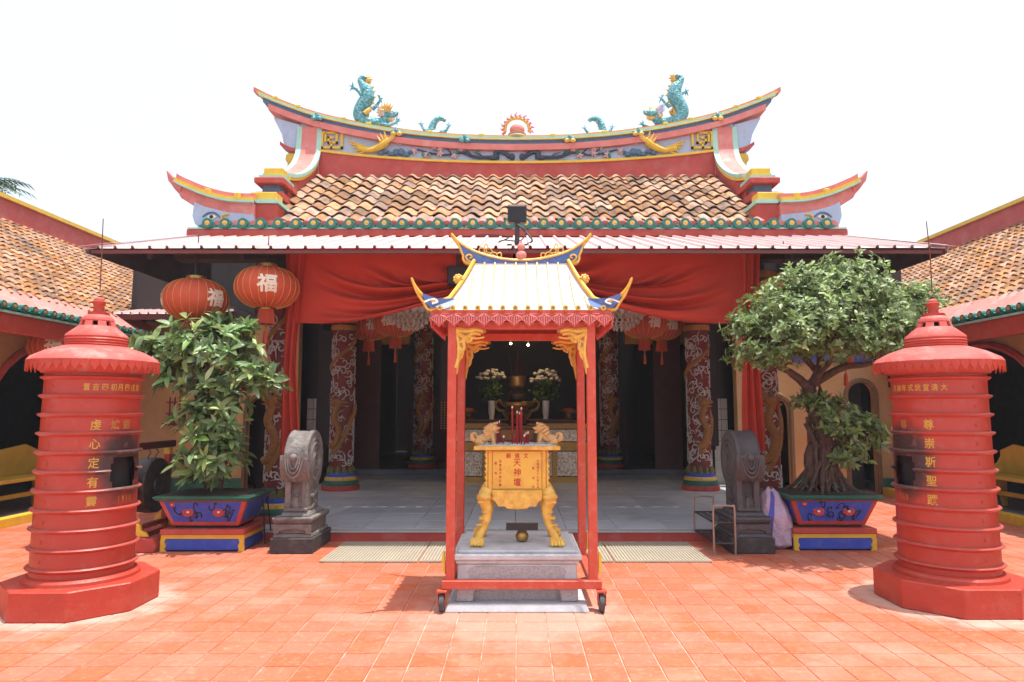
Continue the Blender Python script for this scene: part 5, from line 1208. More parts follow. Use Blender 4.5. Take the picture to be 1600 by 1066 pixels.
for s in (-1, 1):
    MB().tube(bez([(s*.42, -.03, 2.75), (s*.46, -.035, 2.77), (s*.47, -.035, 2.8), (s*.44, -.035, 2.815), (s*.42, -.035, 2.795), (s*.44, -.035, 2.785)], 4), .009, 6).build('gilt_curl', gold, cr_, True)
    fg = MB()
    for pts in ([(.2, 2.8), (.22, 2.84), (.26, 2.84), (.27, 2.81)], [(.24, 2.84), (.27, 2.88), (.3, 2.87), (.29, 2.83)], [(.28, 2.87), (.3, 2.92), (.32, 2.88), (.31, 2.84)], [(.31, 2.87), (.35, 2.89), (.36, 2.85), (.33, 2.83)], [(.2, 2.79), (.17, 2.81), (.18, 2.84), (.21, 2.83)], [(.2, 2.8), (.28, 2.84), (.36, 2.84)]):
        fg.tube(bez([(s*a, 0, b) for a, b in pts], 4), .006, 5)
    fg.build('filigree', gold, cr_, True)
    # hips with upturned corner horns
    for y in (-1, 1):
        hp = [(s*hipx(1-t), y*hipy(1-t), hz(1-t)+.03) for t in (0, .15, .3, .45, .6, .75)]
        tip = [(s*(EX-.03), y*(EY-.02), EZ+.068), (s*(EX+.04), y*(EY+.02), EZ+.09), (s*(EX+.1), y*(EY+.06), EZ+.145), (s*(EX+.145), y*(EY+.09), EZ+.235)]
        cv = bez(hp+tip, 4); rad = [interp([(0, .016), (.5, .017), (.7, .018), (.88, .014), (1, .006)], i/(len(cv)-1)) for i in range(len(cv))]
        MB().tube(cv, rad, 8).build('hip', yellow, cp, True)
        k0 = Vector((s*(EX-.14), y*(EY-.16), hz(.22)+.01)); fin_ = [Vector((s*(EX-.17), y*(EY-.13), EZ+.105)), Vector((s*(EX-.03), y*(EY-.01), EZ+.09)), Vector((s*(EX+.075), y*(EY+.045), EZ+.12)), Vector((s*(EX+.05), y*(EY+.03), EZ+.05)), Vector((s*(EX+.01), y*(EY+.01), EZ+.01)), Vector((s*(EX-.15), y*(EY-.06), EZ+.03))]
        nrm = Vector((y*.5, -s*.5, 0)).normalized()*.014 if s*y > 0 else Vector((-.5*y, s*.5, 0)).normalized()*.014
        h1 = MB().add([q+nrm for q in fin_]+[q-nrm for q in fin_], [tuple(range(6)), tuple(range(11, 5, -1))]+[(i, 6+i, 6+(i+1) % 6, (i+1) % 6) for i in range(6)]).build('corner_fin', blue, cp)
        MB().tube(bez([tip[-1], (s*(EX+.1), y*(EY+.06), EZ+.12), (s*(EX+.055), y*(EY+.035), EZ+.05), (s*(EX+.02), y*(EY+.01), EZ+.0), (s*(EX-.06), y*(EY-.02), EZ+.02)], 5), [.006]+[.011]*20, 6).build('fin_edge', gold, h1, True)
        MB().tube(bez([Vector(fin_[3])*1.0+Vector((0, y*.016, .0)), Vector(fin_[1])+Vector((s*.02, y*.02, -.01)), Vector(fin_[1])+Vector((-s*.02, y*.02, -.03)), Vector(fin_[4])+Vector((-s*.02, y*.02, .03))], 4), .008, 5).build('fin_curl', white, h1, True)
        bm_ = Vector((s*hipx(.62), y*hipy(.62), hz(.62)+.05)); bs = MB()
        for k in range(9): a = TAU*k/9; bs.ball(bm_+Vector((s*.03+.03*math.cos(a), 0, .03*math.sin(a))), (.015, .02, .015), 6, 4)
        bs.ball(bm_+Vector((s*.03, 0, 0)), (.025, .03, .03), 8, 6); bs.build('beast_boss', gold, cp, True)
MB().ball((0, 0, 2.815), .046, 16, 10).build('gourd', pink, cp, True); MB().ball((0, 0, 2.89), .036, 14, 8).build('gourd_top', pink, cp, True); MB().lathe([(.012, 2.92), (.006, 2.95)], 8).build('gourd_stem', pink, cp)
# pierced gilt corner brackets under the front and back beams
def bracket(x, y):
    b = MB(); s = -1 if x > 0 else 1; d = lambda a, c: (x+s*a, y, 2.122-c)
    for pts, r0 in (([(.0, .0), (.08, .01), (.15, .0), (.21, .015)], .018), ([(.0, .02), (.07, .06), (.13, .03), (.19, .04)], .015), ([(.0, .3), (.02, .2), (.015, .1), (.0, .02)], .018), ([(.01, .2), (.06, .15), (.06, .09), (.1, .07)], .014),
                    ([(.03, .04), (.06, .07), (.03, .1), (.01, .07)], .011), ([(.08, .1), (.12, .08), (.1, .05), (.07, .06)], .010), ([(.02, .14), (.05, .17), (.04, .22), (.01, .24)], .012), ([(.0, .27), (.01, .31), (.005, .35)], .009), ([(.1, .06), (.16, .07), (.22, .06)], .009)):
        q = bez([d(a, c) for a, c in pts], 5); b.tube(q, [1.2*r0*(1-.4*i/(len(q)-1)) for i in range(len(q))], 6)
    b.build('carved_bracket', gold, cp, True)
    ol = [(0, 0), (.23, 0), (.235, .022), (.2, .036), (.17, .03), (.145, .06), (.11, .055), (.095, .1), (.062, .115), (.066, .165), (.036, .2), (.03, .27), (.012, .325), (0, .325)]
    MB().prism([(x+s*a, 2.122-c) for a, c in ol], y-.004, y+.004).build('bracket_plate', gold_dk, cp)
for y in (-py-.02, py+.02):
    for x in (-px+.03, px-.03): bracket(x, y)
cp.location = (CX, 5.76, 0)

# ------------------------------------------------------------------ carved stone drums either side of the steps
def stone_drum(label, x, mat, s):
    d = thing('stone_drum', label, 'stone drum', (x, 7.6, 0), 0, 'carved stone drums at the steps')
    MB().box(-.25, .25, -.3, .42, 0, .16).build('plinth', stone_dk, d, bevel=.01)
    MB().frustum(-.225, .225, -.28, .38, .161, -.215, .215, -.27, .37, .2).build('foot', mat, d, bevel=.006)
    w_ = MB().box(-.2, .2, -.255, .35, .2, .3).build('waist', mat, d, bevel=.006)
    for y0, y1 in ((-.28, -.256),):
        MB().prism([(-.22, .2), (-.16, .2), (-.15, .23), (-.08, .245), (0, .25), (.08, .245), (.15, .23), (.16, .2), (.22, .2), (.22, .3), (-.22, .3)], y0, y1).build('apron', mat, w_, bevel=.004)
    MB().frustum(-.2, .2, -.26, .36, .3, -.235, .235, -.295, .39, .335).build('cornice', mat, d, bevel=.005)
    MB().box(-.235, .235, -.295, .39, .336, .37).build('table', mat, d, bevel=.008)
    MB().frustum(-.18, .18, -.22, .3, .371, -.15, .15, -.18, .26, .42).build('seat', mat, d, bevel=.01)
    # neck block with niche
    nb = MB().prism([(-.16, .42), (.24, .42), (.24, .78), (-.02, .9), (-.1, .82), (-.12, .6), (-.17, .5)], -.13, .13, 'yz').build('neck', mat, d, bevel=.012)
    for q in (-.1, .1): MB().box(q-.035, q+.035, -.19, -.12, .42, .8).build('niche_side', mat, nb, bevel=.01)
    fig = MB(); fig.tube([(0, -.14, .44), (0, -.15, .5), (0, -.14, .56)], [.04, .045, .025], 8); fig.ball((0, -.145, .585), .022, 8, 6); fig.tube([(-.05, -.14, .44), (-.045, -.15, .52)], [.02, .015], 6); fig.build('niche_figure', mat, nb, True)
    MB().box(-.14, .14, -.2, .1, .42, .455).build('niche_sill', mat, nb, bevel=.006)
    # the drum itself, axis across
    DR = MB(); cy, cz, r_ = .06, .96, .315
    DR.lathe([(0, -.125), (.06, -.15), (.08, -.14), (.11, -.14), (.125, -.155), (.15, -.14), (.2, -.135), (.215, -.15), (.24, -.14), (.262, -.135), (.285, -.142), (r_*.97, -.138), (r_, -.125), (r_, -.09), (r_*.975, -.08), (r_*.975, .08), (r_, .09), (r_, .125), (r_*.97, .138), (.285, .142), (.262, .135), (.24, .14), (.215, .15), (.2, .135), (.15, .14), (.125, .155), (.11, .14), (.08, .14), (.06, .15), (0, .125)], 48, (0, cy, cz), cap=False, axis='x')
    dr = DR.build('drum', mat, d, True)
    sp_ = MB()
    for q in (-1, 1):
        pts = [(q*.145, cy+(.03+.2*t)*math.cos(11*t), cz+(.03+.2*t)*math.sin(11*t)) for t in [k/40 for k in range(41)]]
        sp_.tube(pts, .016, 6)
        for k in range(16): sp_.ball((q*.14, cy-.1+.02*(k % 8)+rnd.uniform(-.02, .02), .45+.05*(k//4)+rnd.uniform(-.02, .02)), (.02, .025, .025), 6, 4)
    sp_.build('spiral_carving', mat, dr, True)
    # draped cloth over the front of the rim
    def fn(u, v):
        a = lerp(-.165, .165, u); z = lerp(1.02, .74+.015*math.sin(u*26), v); rr_ = math.sqrt(max(.0, r_*r_-(z-cz)**2)); return (a, cy-rr_-.03-.012*math.cos(u*PI*6)*v-.01, z)
    dp = MB(); dp.grid(fn, 36, 12); dp.build('draped_cloth', mat, d, True)
    kn = MB(); kn.ball((0, cy-r_-.055, .995), (.045, .035, .04), 12, 8)
    for k in range(3):
        w0 = .05+.03*k; kn.tube(bez([(-w0, cy-r_-.04, .985), (-w0*.6, cy-r_-.055, .9-.035*k), (0, cy-r_-.06, .875-.045*k), (w0*.6, cy-r_-.055, .9-.035*k), (w0, cy-r_-.04, .985)], 5), .012, 6)
    kn.build('knot_and_swags', mat, d, True)
    d.scale = (.9, 1, 1)
    return d
stone_drum('pale grey carved stone drum on a plinth left of the steps', -2.36, stone, -1)
stone_drum('dark grey carved stone drum on a plinth right of the steps', 2.47, stone_dr, 1)

# ------------------------------------------------------------------ planters and plants
def planter(label, x, yc, s, ang=0):
    p = thing('painted_planter', label, 'planter', (x, yc, 0), ang, 'painted planters')
    hx, hy = .43, .3
    MB().box(-hx, hx, -hy, hy, .015, .17).build('stand', cobalt, p, bevel=.006)
    for y in (-hy-.006, hy-.006): MB().box(-hx-.01, hx+.01, y, y+.012, .135, .175).build('stand_rail', yellow, p)
    for q in (-1, 1):
        MB().box(q*(hx+.004)-.008, q*(hx+.004)+.008, -hy, hy, .135, .175).build('stand_rail', yellow, p)
        MB().prism([(q*(hx+.012), .0), (q*(hx-.05), .0), (q*(hx-.035), .03), (q*(hx-.05), .06), (q*(hx-.03), .1), (q*(hx-.045), .134), (q*(hx+.012), .134)], -hy-.014, -hy+.02).build('stand_foot', yellow, p, bevel=.003)
    MB().box(-hx-.02, hx+.02, -hy-.02, hy+.02, .176, .235).build('stand_top', red_dull, p, bevel=.008)
    MB().box(-.33, .33, -.22, .22, .236, .27).build('pot_foot', black, p)
    b0, b1 = .36, .47; d0, d1 = .25, .34
    MB().frustum(-b0, b0, -d0, d0, .262, -b1, b1, -d1, d1, .535).build('pot', red_dull, p, bevel=.008)
    def face(u, v): return (lerp(-lerp(b0, b1, v)+.05, lerp(b0, b1, v)-.05, u), -lerp(d0, d1, v)-.004, lerp(.262, .535, v))
    MB().add([face(0, .16), face(1, .16), face(1, .95), face(0, .95)]+[(a, b+.01, c) for a, b, c in (face(0, .16), face(1, .16), face(1, .95), face(0, .95))], [(0,1,2,3), (7,6,5,4), (0,4,5,1), (1,5,6,2), (2,6,7,3), (3,7,4,0)]).build('painted_panel', cobalt, p)
    for q in (-1, 1):
        def fs_(u, v): return (q*(lerp(b0, b1, v)+.004), lerp(-lerp(d0, d1, v)+.04, lerp(d0, d1, v)-.04, u), lerp(.262, .535, v))
        MB().add([fs_(0, .16), fs_(1, .16), fs_(1, .95), fs_(0, .95)]+[(a-q*.01, b, c) for a, b, c in (fs_(0, .16), fs_(1, .16), fs_(1, .95), fs_(0, .95))], [(0,1,2,3), (7,6,5,4), (0,4,5,1), (1,5,6,2), (2,6,7,3), (3,7,4,0)]).build('painted_panel', cobalt, p)
    for fx, fz in ((.28, .55), (.72, .55), (.1, .85)):
        c = face(fx, fz); f = MB(); rr_ = .045 if fz < .8 else .022
        for k in range(9): a = TAU*k/9; f.ball((c[0]+rr_*math.cos(a), c[1]-.004, c[2]+rr_*.75*math.sin(a)), (rr_*.5, .008, rr_*.4), 7, 4)
        fo = f.build('flower', M('painted_red', (.5, .05, .04), .5), p, True); MB().ball((c[0], c[1]-.008, c[2]), (rr_*.45, .008, rr_*.35), 8, 4).build('flower_heart', M('painted_cream', (.7, .6, .5), .5), fo, True)
    vn = MB()
    for k in range(11):
        u0 = rnd.uniform(.06, .92); v0 = rnd.uniform(.25, .8); pts = []
        for j in range(8): t = j/7; a = k*1.3+t*4; pts.append(Vector(face(min(.95, max(.05, u0+.07*(t)*math.cos(a))), min(.92, max(.2, v0+.3*t*math.sin(a)))))+Vector((0, -.002, 0)))
        vn.tube(pts, [.006]*7+[.002], 5); e = pts[-1]; vn.ball(e, (.02, .006, .013), 6, 4)
    vn.build('painted_vine', M('painted_black', (.015, .02, .03), .5), p, True)
    for z0, z1, e in ((.536, .575, .03), ): MB().frustum(-b1-.02, b1+.02, -d1-.02, d1+.02, z0, -b1-e-.02, b1+e+.02, -d1-e-.02, d1+e+.02, z1).build('rim', greenp, p, bevel=.006)
    MB().box(-b1-.03, b1+.03, -d1-.03, d1+.03, .5755, .585).build('rim_top', greenp, p)
    MB().grid(lambda u, v: (lerp(-b1, b1, u), lerp(-d1, d1, v), .588+.03*math.sin(PI*u)*math.sin(PI*v)+.008*math.sin(u*40)*math.sin(v*31)), 24, 16).build('soil', soil, p, True)
    return p
planter('blue painted planter with red flowers, left, holding the broad-leaved plant', -3.34, 7.72, -1)
planter('blue painted planter with red flowers, right, holding the bonsai tree', 3.4, 7.78, 1)

def leaf_mesh(l_, w_, droop=.25):
    """pointed leaf along +x, folded a little on its midrib"""
    n = 5; vs = []
    for i in range(n+1):
        t = i/n; ww = w_*math.sin(PI*min(1, t*.96+.04))**.8*(1-.25*t); z = -droop*l_*t*t
        vs += [(l_*t, -ww/2, z+ww*.16), (l_*t, 0, z), (l_*t, ww/2, z+ww*.16)]
    fs = []
    for i in range(n):
        for k in range(2): a = 3*i+k; fs.append((a, a+1, a+4, a+3))
    return MB().add(vs, fs)
def whorl(rg, c, axis, n, l_, w_, spread=.9):
    """matrices of n leaves round a shoot tip"""
    axis = axis.normalized(); out = []
    q = axis.to_track_quat('Z', 'Y').to_matrix().to_4x4()
    for k in range(n):
        a = TAU*k/n+rg.uniform(-.5, .5); tilt = rg.uniform(.1, spread)
        m = Matrix.Translation(c-axis*rg.uniform(0, .06)) @ q @ Matrix.Rotation(a, 4, 'Z') @ Matrix.Rotation(-(PI/2-1.0*tilt-.55), 4, 'Y') @ Matrix.Rotation(rg.uniform(-.5, .5), 4, 'X') @ Matrix.Scale(rg.uniform(.5, 1.25), 4)
        out.append(m)
    return out
# broad-leaved plant on the left
lp = thing('broad_leaved_plant', 'bushy plant with broad glossy green leaves in the left planter', 'plant', (-3.36, 7.7, .59))
rg = random.Random(11)
lobes = [((-.2, -.05, 1.6), (.48, .4, .3)), ((-.68, 0, 1.56), (.28, .26, .18)), ((.2, -.1, 1.55), (.3, .3, .25)), ((.4, -.1, 1.25), (.32, .3, .19)), ((-.42, .0, 1.3), (.28, .26, .2)), ((.05, -.1, 1.1), (.34, .32, .26)), ((-.02, -.12, .75), (.34, .32, .28)), ((.1, -.12, .45), (.32, .3, .26)), ((-.12, -.1, .3), (.34, .3, .2)), ((.6, -.1, 1.28), (.13, .15, .09)), ((-.02, 0, 1.86), (.2, .18, .1)), ((-.88, 0, 1.66), (.1, .1, .07)), ((.32, -.1, 1.82), (.1, .1, .08))]
stem = MB(); tips = []
for k in range(5):
    a = rg.uniform(0, TAU); pts = bez([(.08*math.cos(a), .08*math.sin(a), -.02), (.12*math.cos(a+.5), .1*math.sin(a+.5), .5), (.2*math.cos(a+1), .15*math.sin(a+1), 1.0), (.35*math.cos(a+1.3)-.1, .2*math.sin(a+1.3), 1.5)], 6); stem.tube(pts, [.03-.02*i/len(pts) for i in range(len(pts))], 7)
for c, r_ in lobes:
    nn = int(70*r_[0]*r_[2]/.12)+5
    for _ in range(nn):
        d = Vector((rg.gauss(0, 1), rg.gauss(-.25, 1), rg.gauss(.25, 1))).normalized(); q = rg.uniform(.45, 1.0) if rg.random() < .85 else rg.uniform(1.0, 1.3)
        p_ = Vector((c[0]+d.x*r_[0]*q, c[1]+d.y*r_[1]*q, c[2]+d.z*r_[2]*q)); ax = Vector((d.x, d.y, d.z*.4+.55)); tips.append((p_, ax))
        if rg.random() < .4: stem.tube([Vector(c)*.8+Vector((0, 0, c[2]*.1)), (Vector(c)+p_)/2+Vector((0, 0, -.04)), p_-ax.normalized()*.03], [.01, .007, .004], 4)
stem.build('stems', bark, lp, True)
la = leaf_mesh(.16, .062).mesh('leaf', leaf_a, True); ly = leaf_mesh(.15, .055).mesh('leaf', leaf_y, True)
l0 = leaf_mesh(.16, .062); items = []
for p_, ax in tips:
    fresh = rg.random() < .2+.3*(p_.z > 1.2)
    for m in whorl(rg, p_, ax, rg.randint(5, 7), .16, .06): items.append((m, fresh and rg.random() < .75))
items.sort(key=lambda it: it[0].translation.y)
ra = MB(); ry = MB()
for k, (m, fr) in enumerate(items):
    if k < 300:
        o_ = bpy.data.objects.new('leaf', ly if fr else la); C.objects.link(o_); o_.parent = lp; o_.matrix_local = m
    else: (ry if fr else ra).add([m @ Vector(v) for v in l0.v], l0.f)
ra.build('leaves', leaf_a, lp, True)['kind'] = 'stuff'; ry.build('young_leaves', leaf_y, lp, True)['kind'] = 'stuff'
print('left leaves', len(items))
# bonsai on the right
bt_ = thing('bonsai_tree', 'spreading bonsai tree with gnarled roots and small leaves in the right planter', 'tree', (3.4, 7.75, .59))
rg = random.Random(23); tr = MB(); limbs = []
def limb(pts, r0, r1, seg=9, store=True):
    q = bez(pts, 6); tr.tube([v+Vector((rg.uniform(-.008, .008), rg.uniform(-.008, .008), 0)) for v in q], [lerp(r0, r1, (i/(len(q)-1))**.8) for i in range(len(q))], seg)
    if store: limbs.append(q)
    return q
limb([(.02, 0, .1), (.06, -.02, .4), (.03, .0, .7), (-.08, -.02, 1.0), (-.1, -.02, 1.2)], .1, .075)
limb([(-.1, -.02, .08), (-.12, 0, .35), (-.02, .02, .6), (.05, .02, .85), (-.05, .0, 1.1)], .07, .05)
limb([(-.1, -.02, 1.15), (-.3, -.1, 1.3), (-.5, -.22, 1.38), (-.68, -.35, 1.5)], .06, .02)
limb([(-.05, -.02, 1.2), (.05, -.25, 1.45), (.1, -.6, 1.65)], .045, .015)
limb([(-.08, 0, 1.15), (.02, -.03, 1.4), (.05, 0, 1.7), (.15, 0, 2.05)], .06, .02)
limb([(-.05, 0, 1.2), (.25, -.1, 1.38), (.5, -.2, 1.42), (.75, -.32, 1.6)], .055, .02)
limb([(.0, 0, 1.35), (-.2, .05, 1.6), (-.35, .05, 1.85)], .04, .015)
limb([(.3, 0, 1.4), (.5, .1, 1.7), (.75, .05, 1.95)], .035, .012)
limb([(.1, -.02, .5), (.3, -.1, .6), (.5, -.12, .62)], .035, .012)
for k in range(16):   # aerial roots splayed over the soil
    a = TAU*k/16+rg.uniform(-.15, .15); q = rg.uniform(.2, .38); t0 = (.05+.05*math.cos(a), .05*math.sin(a), rg.uniform(.3, .75))
    limb([t0, (.12*math.cos(a)+.02, .1*math.sin(a), rg.uniform(.2, .4)), (q*.75*math.cos(a), q*.6*math.sin(a), .1), (q*1.15*math.cos(a), q*.85*math.sin(a), .0)], rg.uniform(.025, .045), .014, 7, False)
for k in range(14):   # hanging roots that strangle the trunk
    a = rg.uniform(0, TAU); z1 = rg.uniform(.75, 1.2); b_ = a+rg.uniform(-1.2, 1.2)
    limb([(-.05+.09*math.cos(a), .06*math.sin(a), z1), (.1*math.cos(b_), .09*math.sin(b_)-.02, z1*.66), (.02+.12*math.cos(a+.6), .1*math.sin(a+.6)-.03, z1*.33), (.05+.2*math.cos(b_), .16*math.sin(b_)-.04, .0)], rg.uniform(.016, .032), .012, 6, False)
tr.build('trunk', bark, bt_, True)
lobes = [((-.52, -.1, 1.6), (.45, .4, .28)), ((-.25, -.2, 1.75), (.5, .45, .3)), ((.15, -.1, 1.98), (.5, .45, .3)), ((.3, 0, 2.3), (.36, .35, .24)), ((-.2, 0, 2.12), (.4, .4, .26)), ((.75, -.05, 1.92), (.45, .4, .26)), ((.55, -.2, 1.62), (.45, .35, .24)), ((1.02, 0, 2.02), (.25, .3, .18)), ((-.88, -.05, 1.72), (.2, .25, .16)), ((.1, -.25, 1.55), (.45, .35, .2)), ((-.5, -.05, 1.98), (.36, .34, .22)), ((-.75, -.1, 1.4), (.3, .28, .14)),
         ((.22, -.12, .72), (.34, .3, .26)), ((.45, -.12, .62), (.26, .25, .22)), ((.05, -.1, .95), (.22, .2, .16)), ((.25, -.1, .4), (.26, .25, .16)), ((-.22, -.05, 1.02), (.14, .16, .12)), ((.85, -.1, 1.5), (.25, .2, .12))]
lobes = [((c[0]*1.04+.09, c[1], c[2]+.12), (r_[0]*1.14, r_[1]*1.1, r_[2]*1.2)) if c[2] > 1.3 else (c, r_) for c, r_ in lobes]
lobes = [(((3.4+c[0])*.945-3.4, c[1]-.42, (c[2]-.91)*.945+.91), (r_[0], r_[1]*1.45, r_[2])) if c[2] > 1.3 else (c, r_) for c, r_ in lobes]   # the crown leans out over the yard
lb_ = leaf_mesh(.068, .034, .2); fol = MB(); yng = MB(); tw_ = MB(); nl = 0
for li, (c, r_) in enumerate(lobes):
    low = 12 <= li <= 15; nn = int(2300*r_[0]*r_[2]*(.66 if low else 1))
    for _ in range(nn):
        d = Vector((rg.gauss(0, 1), rg.gauss(-.2, 1), rg.gauss(.35, 1))).normalized(); q = rg.uniform(.4, 1.06)
        p_ = Vector((c[0]+d.x*r_[0]*q, c[1]+d.y*r_[1]*q, c[2]+d.z*r_[2]*q))
        if noise.noise(p_*4) < -.2 and q > .6: continue
        ax = Vector((d.x, d.y, d.z*.5+.6)); fr = rg.random() < (.1+.25*max(0, d.z)); sc_ = 1.35 if low else 1
        for m in whorl(rg, p_, ax, rg.randint(5, 7), .06, .03):
            t = yng if fr and rg.random() < .7 else fol; t.add([m @ (Vector(v)*sc_) for v in lb_.v], lb_.f); nl += 1
    for _ in range(14):
        d = Vector((rg.gauss(0, 1), rg.gauss(0, 1), rg.gauss(.3, 1))).normalized(); e = Vector((c[0]+d.x*r_[0]*.8, c[1]+d.y*r_[1]*.8, c[2]+d.z*r_[2]*.8))
        bq = min((v for l in limbs for v in l), key=lambda v: (v-Vector(c)).length); tw_.tube([bq, (bq+Vector(c))/2+Vector((0, 0, -.03)), Vector(c)*.6+e*.4, e], [.016, .012, .008, .004], 5)
fol.build('foliage', leaf_b, bt_, True)['kind'] = 'stuff'; yng.build('young_foliage', leaf_y, bt_, True)['kind'] = 'stuff'; tw_.build('twigs', bark, bt_, True)['kind'] = 'stuff'
print('bonsai leaves', nl)

# ------------------------------------------------------------------ shoe rack, sack, mats, gong, benches
rk = thing('shoe_rack', 'two-tier metal shoe rack beside the right stone drum', 'rack', (2.04, 7.24, 0)); W_, D_, H_ = .22, .78, .5
for y in (0, D_):
    hp_ = .5 if y == 0 else .5
    MB().tube(bez([(0, y, 0), (0, y, hp_-.04), (.03, y, hp_), (W_-.03, y, hp_), (W_, y, hp_-.04), (W_, y, 0)], 6), .011, 8).build('end_frame', steel, rk, True)
for z in (.12, .33):
    sh = MB(); 
    for x in (0, W_): sh.tube([(x, 0, z), (x, D_, z)], .008, 6)
    for k in range(5): sh.tube([(W_*(k+.5)/5, .01, z), (W_*(k+.5)/5, D_-.01, z)], .004, 5)
    for k in range(11):
        y = D_*(k+.5)/11; sh.tube([(0, y-.03, z+.002), (W_*.25, y+.02, z+.002), (W_*.5, y-.03, z+.002), (W_*.75, y+.02, z+.002), (W_, y-.03, z+.002)], .004, 5)
    sh.tube([(0, 0, z), (W_, 0, z)], .009, 6); sh.tube([(0, D_, z), (W_, D_, z)], .009, 6)
    sh.build('shelf', iron, rk, True)
sk = thing('plastic_sack', 'pale violet woven sack with a blue stripe leaning behind the right stone drum', 'sack', (2.84, 7.62, 0))
def sack(u, v):
    a = TAU*u; t = v; w0 = interp([(0, .05), (.08, .17), (.4, .2), (.75, .15), (.92, .1), (1, .03)], t); n_ = noise.noise(Vector((math.cos(a)*2, math.sin(a)*2, t*5)))*.035
    return ((w0+n_)*math.cos(a)-.06*t, (w0*.8+n_)*math.sin(a)+.02*t, .64*t+.02*math.sin(a*2)*t)
MB().grid(sack, 40, 26).build('bag', plasticbag, sk, True)
def stripe(u, v):
    p_ = Vector(sack(.62+.05*(u-.5)+.12*v, lerp(.05, .95, v))); c = Vector((-.06*v, 0, p_.z)); return tuple(p_+(p_-c).normalized()*.006)
MB().grid(stripe, 4, 24).build('stripe', bluestripe, sk, True)
for x0, x1, lb in ((-1.95, -.98, 'ribbed beige rubber mat left of the canopy, farther from the middle'), (-.965, -.02, 'ribbed beige rubber mat behind the left canopy post'), (.0, .95, 'ribbed beige rubber mat behind the right canopy post'), (.965, 1.92, 'ribbed beige rubber mat right of the canopy, beside the shoe rack')):
    m_ = thing('rubber_mat', lb, 'mat', ((x0+x1)/2, 7.4, 0), rnd.uniform(-.008, .008), 'beige mats below the steps'); hw = (x1-x0)/2
    MB().box(-hw, hw, -.5, .5, .004, .012).build('sheet', matmat, m_)
    rb = MB(); n = 30
    for k in range(n): x = -hw+.016+(2*hw-.032)*k/(n-1); rb.box(x-.007, x+.007, -.498, .498, .0121, .019)
    rb.build('ribs', matmat, m_)['kind'] = 'stuff'
    nb_ = MB()
    for k in range(20): y = -.48+.96*k/19; nb_.box(-hw+.002, hw-.002, y-.004, y+.004, .0122, .0165)
    nb_.build('cross_ribs', matmat, m_)['kind'] = 'stuff'
gg = thing('gong_stand', 'dark gong hanging in a red wooden frame behind the left furnace', 'gong', (-4.1, 7.4, 0))
for y in (0, .72):
    MB().box(-.035, .035, y-.035, y+.035, .1, 1.06).build('post', red, gg, bevel=.005); MB().box(-.037, .037, y-.037, y+.037, .98, 1.06).build('post_band', yellow, gg, bevel=.004)
    MB().prism([(-.28, 0), (.28, 0), (.3, .05), (.27, .14), (.1, .16), (-.1, .16), (-.27, .14), (-.3, .05)], y-.05, y+.05).build('foot', red_dull, gg, bevel=.01)
    for q in (-1, 1): MB().prism([(q*.036, .16), (q*.2, .16), (q*.17, .2), (q*.12, .22), (q*.11, .28), (q*.07, .3), (q*.06, .38), (q*.036, .4)], y-.02, y+.02).build('scroll_bracket', yellow, gg, bevel=.005)
MB().box(-.03, .03, -.12, .84, 1.061, 1.14).build('crossbar', darkred, gg, bevel=.008)
for z in (.1, .2): MB().box(-.025, .025, .04, .68, z, z+.05).build('stretcher', red_dull, gg)
MB().lathe([(.27, -.09), (.3, -.08), (.305, 0), (.3, .08), (.27, .09), (.1, .085), (.09, .1), (.02, .11)], 40, (0, .36, .66), axis='x').build('gong', M('dark_gong', (.035, .03, .03), .45, (.1, .08, .07), .9, 12, metal=.4), gg, True)
for y in (.28, .44): MB().tube([(0, y, 1.06), (.03, y, 1.02), (.0, y, .98), (0, y, .93)], .006, 5).build('hook', iron, gg)
def bench(label, x, y, s):
    b = thing('yellow_bench', label, 'bench', (x, y, .1), 0, 'yellow benches on the verandas'); yb_ = M('bench_yellow', (.55, .36, .05), .5, (.45, .28, .04), .7, 6)
    MB().box(-.22, .22, -.8, .8, .42, .47).build('seat', yb_, b, bevel=.01)
    MB().prism([(-.78, .47), (.78, .47), (.78, .8), (.5, .9), (0, .84), (-.5, .9), (-.78, .8)], s*.2, s*.24, 'yz').build('backrest', yb_, b, bevel=.008)
    for y_ in (-.7, .7):
        MB().prism([(-.2, 0), (-.14, .0), (-.1, .2), (.1, .2), (.14, 0), (.2, 0), (.21, .419), (-.21, .419)], y_-.025, y_+.025).build('leg', yb_, b, bevel=.006)
        MB().prism([(s*.24, .47), (s*-.05, .47), (s*.02, .56), (s*.14, .62), (s*.2, .72), (s*.24, .72)], y_*1.08-.02, y_*1.08+.02).build('arm', yb_, b, bevel=.005)
    MB().box(-.02, .02, -.67, .67, .18, .24).build('stretcher', yb_, b)
    return b
bench('yellow wooden bench on the left veranda behind the furnace', -6.95, 9.55, -1); bench('yellow wooden bench on the right veranda behind the furnace', 6.95, 9.45, 1)
rp = thing('red_bin', 'red standing cylinder behind the bonsai trunk', 'incense bin', (4.6, 10.6, 0)); MB().lathe([(.11, .45), (.13, .5), (.13, 1.2), (.12, 1.22)], 20).build('cylinder', red, rp, True); MB().lathe([(.045, .0), (.05, .45)], 12).build('post', red, rp, True); MB().lathe([(.16, 0), (.16, .04)], 16).build('foot', red_dull, rp, True)
nb2 = thing('notice_frame', 'small dark framed notice on the ochre wall, far right', 'frame', (6.9, 12.37, 1.9)); MB().box(-.18, .18, -.02, .01, 0, .4).build('frame', dark, nb2); MB().box(-.15, .15, -.024, -.0205, .03, .37).build('sheet', M('old_paper', (.12, .1, .09), .8), nb2)
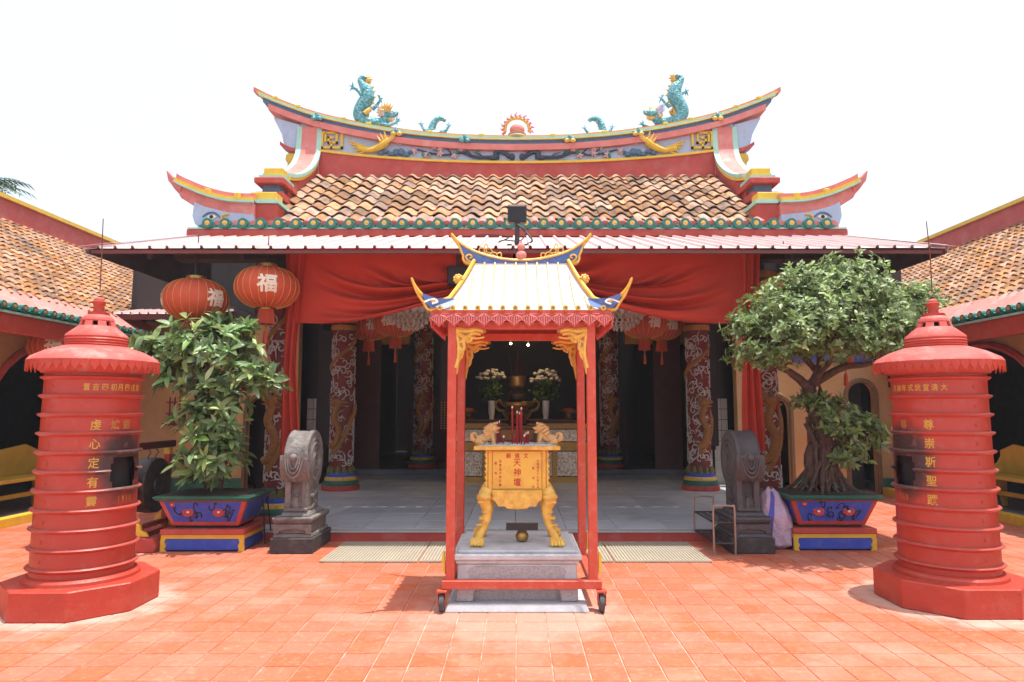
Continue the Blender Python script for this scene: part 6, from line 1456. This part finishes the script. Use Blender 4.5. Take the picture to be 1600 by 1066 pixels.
gc = thing('green_cup', 'small lime green cup on the wall rack, far left', 'cup', (-6.24, 12.33, 1.26)); MB().lathe([(.035, 0), (.05, .12), (.045, .12), (.03, .01)], 14).build('cup', M('lime_plastic', (.35, .55, .04), .5), gc, True); MB().box(-.1, .1, -.06, .05, -.02, -.002).build('ledge', MATS['red_iron'], gc)
st2 = thing('low_stand', 'small dark metal stand beside the left column base', 'stand', (-2.95, 7.95, 0))
for x, y in ((-.12, -.1), (.12, -.1), (-.12, .12), (.12, .12)): MB().tube([(x, y, 0), (x*.5, y*.5, .55)], .009, 6).build('leg', iron, st2)
MB().tube([(-.08, -.06, .3), (.08, -.06, .3), (.08, .07, .3), (-.08, .07, .3), (-.08, -.06, .3)], .008, 6).build('ring', iron, st2); MB().box(-.09, .09, -.08, .09, .55, .565).build('top', iron, st2)

# far tree beyond the left roof
ft = thing('palm_tree', 'dark palm-like tree top rising above the left roof', 'tree', (-16.45, 20.2, .72)); rg = random.Random(5)
MB().tube([(0, 0, 0), (.1, 0, 4), (0, 0, 7.6)], [.2, .15, .1], 10).build('trunk', bark, ft, True)
lvs = MB()
for k in range(30):
    a = TAU*k/30+rg.uniform(-.2, .2); e = rg.uniform(-.2, .7); L3 = rg.uniform(1.0, 1.5)
    pts = [Vector((L3*t*math.cos(a)*math.cos(e), L3*t*math.sin(a)*math.cos(e), 7.6+L3*t*math.sin(e)-.5*t*t)) for t in [i/10 for i in range(11)]]
    lvs.tube(pts, .012, 4)
    for i in range(2, 11):
        for q in (-1, 1):
            t = (pts[min(i+1, 10)]-pts[i-1]).normalized(); n_ = t.cross(Vector((0, 0, 1))).normalized()*q; tip = pts[i]+n_*.28+t*.16-Vector((0, 0, .1)); lvs.add([pts[i], pts[i]+t*.06+n_*.1, tip, pts[i]-t*.03+n_*.12], [(0,1,2,3)])
lvs.build('crown', M('palm_leaf', (.03, .09, .04), .5, (.04, .11, .05)), ft)['kind'] = 'stuff'

# ------------------------------------------------------------------ haze added over the yard to lift blacks like lens veil, plus incense smoke
hm = bpy.data.materials.new('veil_haze'); hm.use_nodes = True; hn = hm.node_tree; hn.nodes.clear()
pv = hn.nodes.new('ShaderNodeVolumePrincipled'); pv.inputs['Color'].default_value = (.9, .93, 1, 1); pv.inputs['Density'].default_value = .0013; pv.inputs['Anisotropy'].default_value = .2
ho = hn.nodes.new('ShaderNodeOutputMaterial'); hn.links.new(pv.outputs[0], ho.inputs['Volume'])
tag(MB().box(-62, 62, -27, 122, -1.4, 9.6).build('haze', hm), kind='stuff')
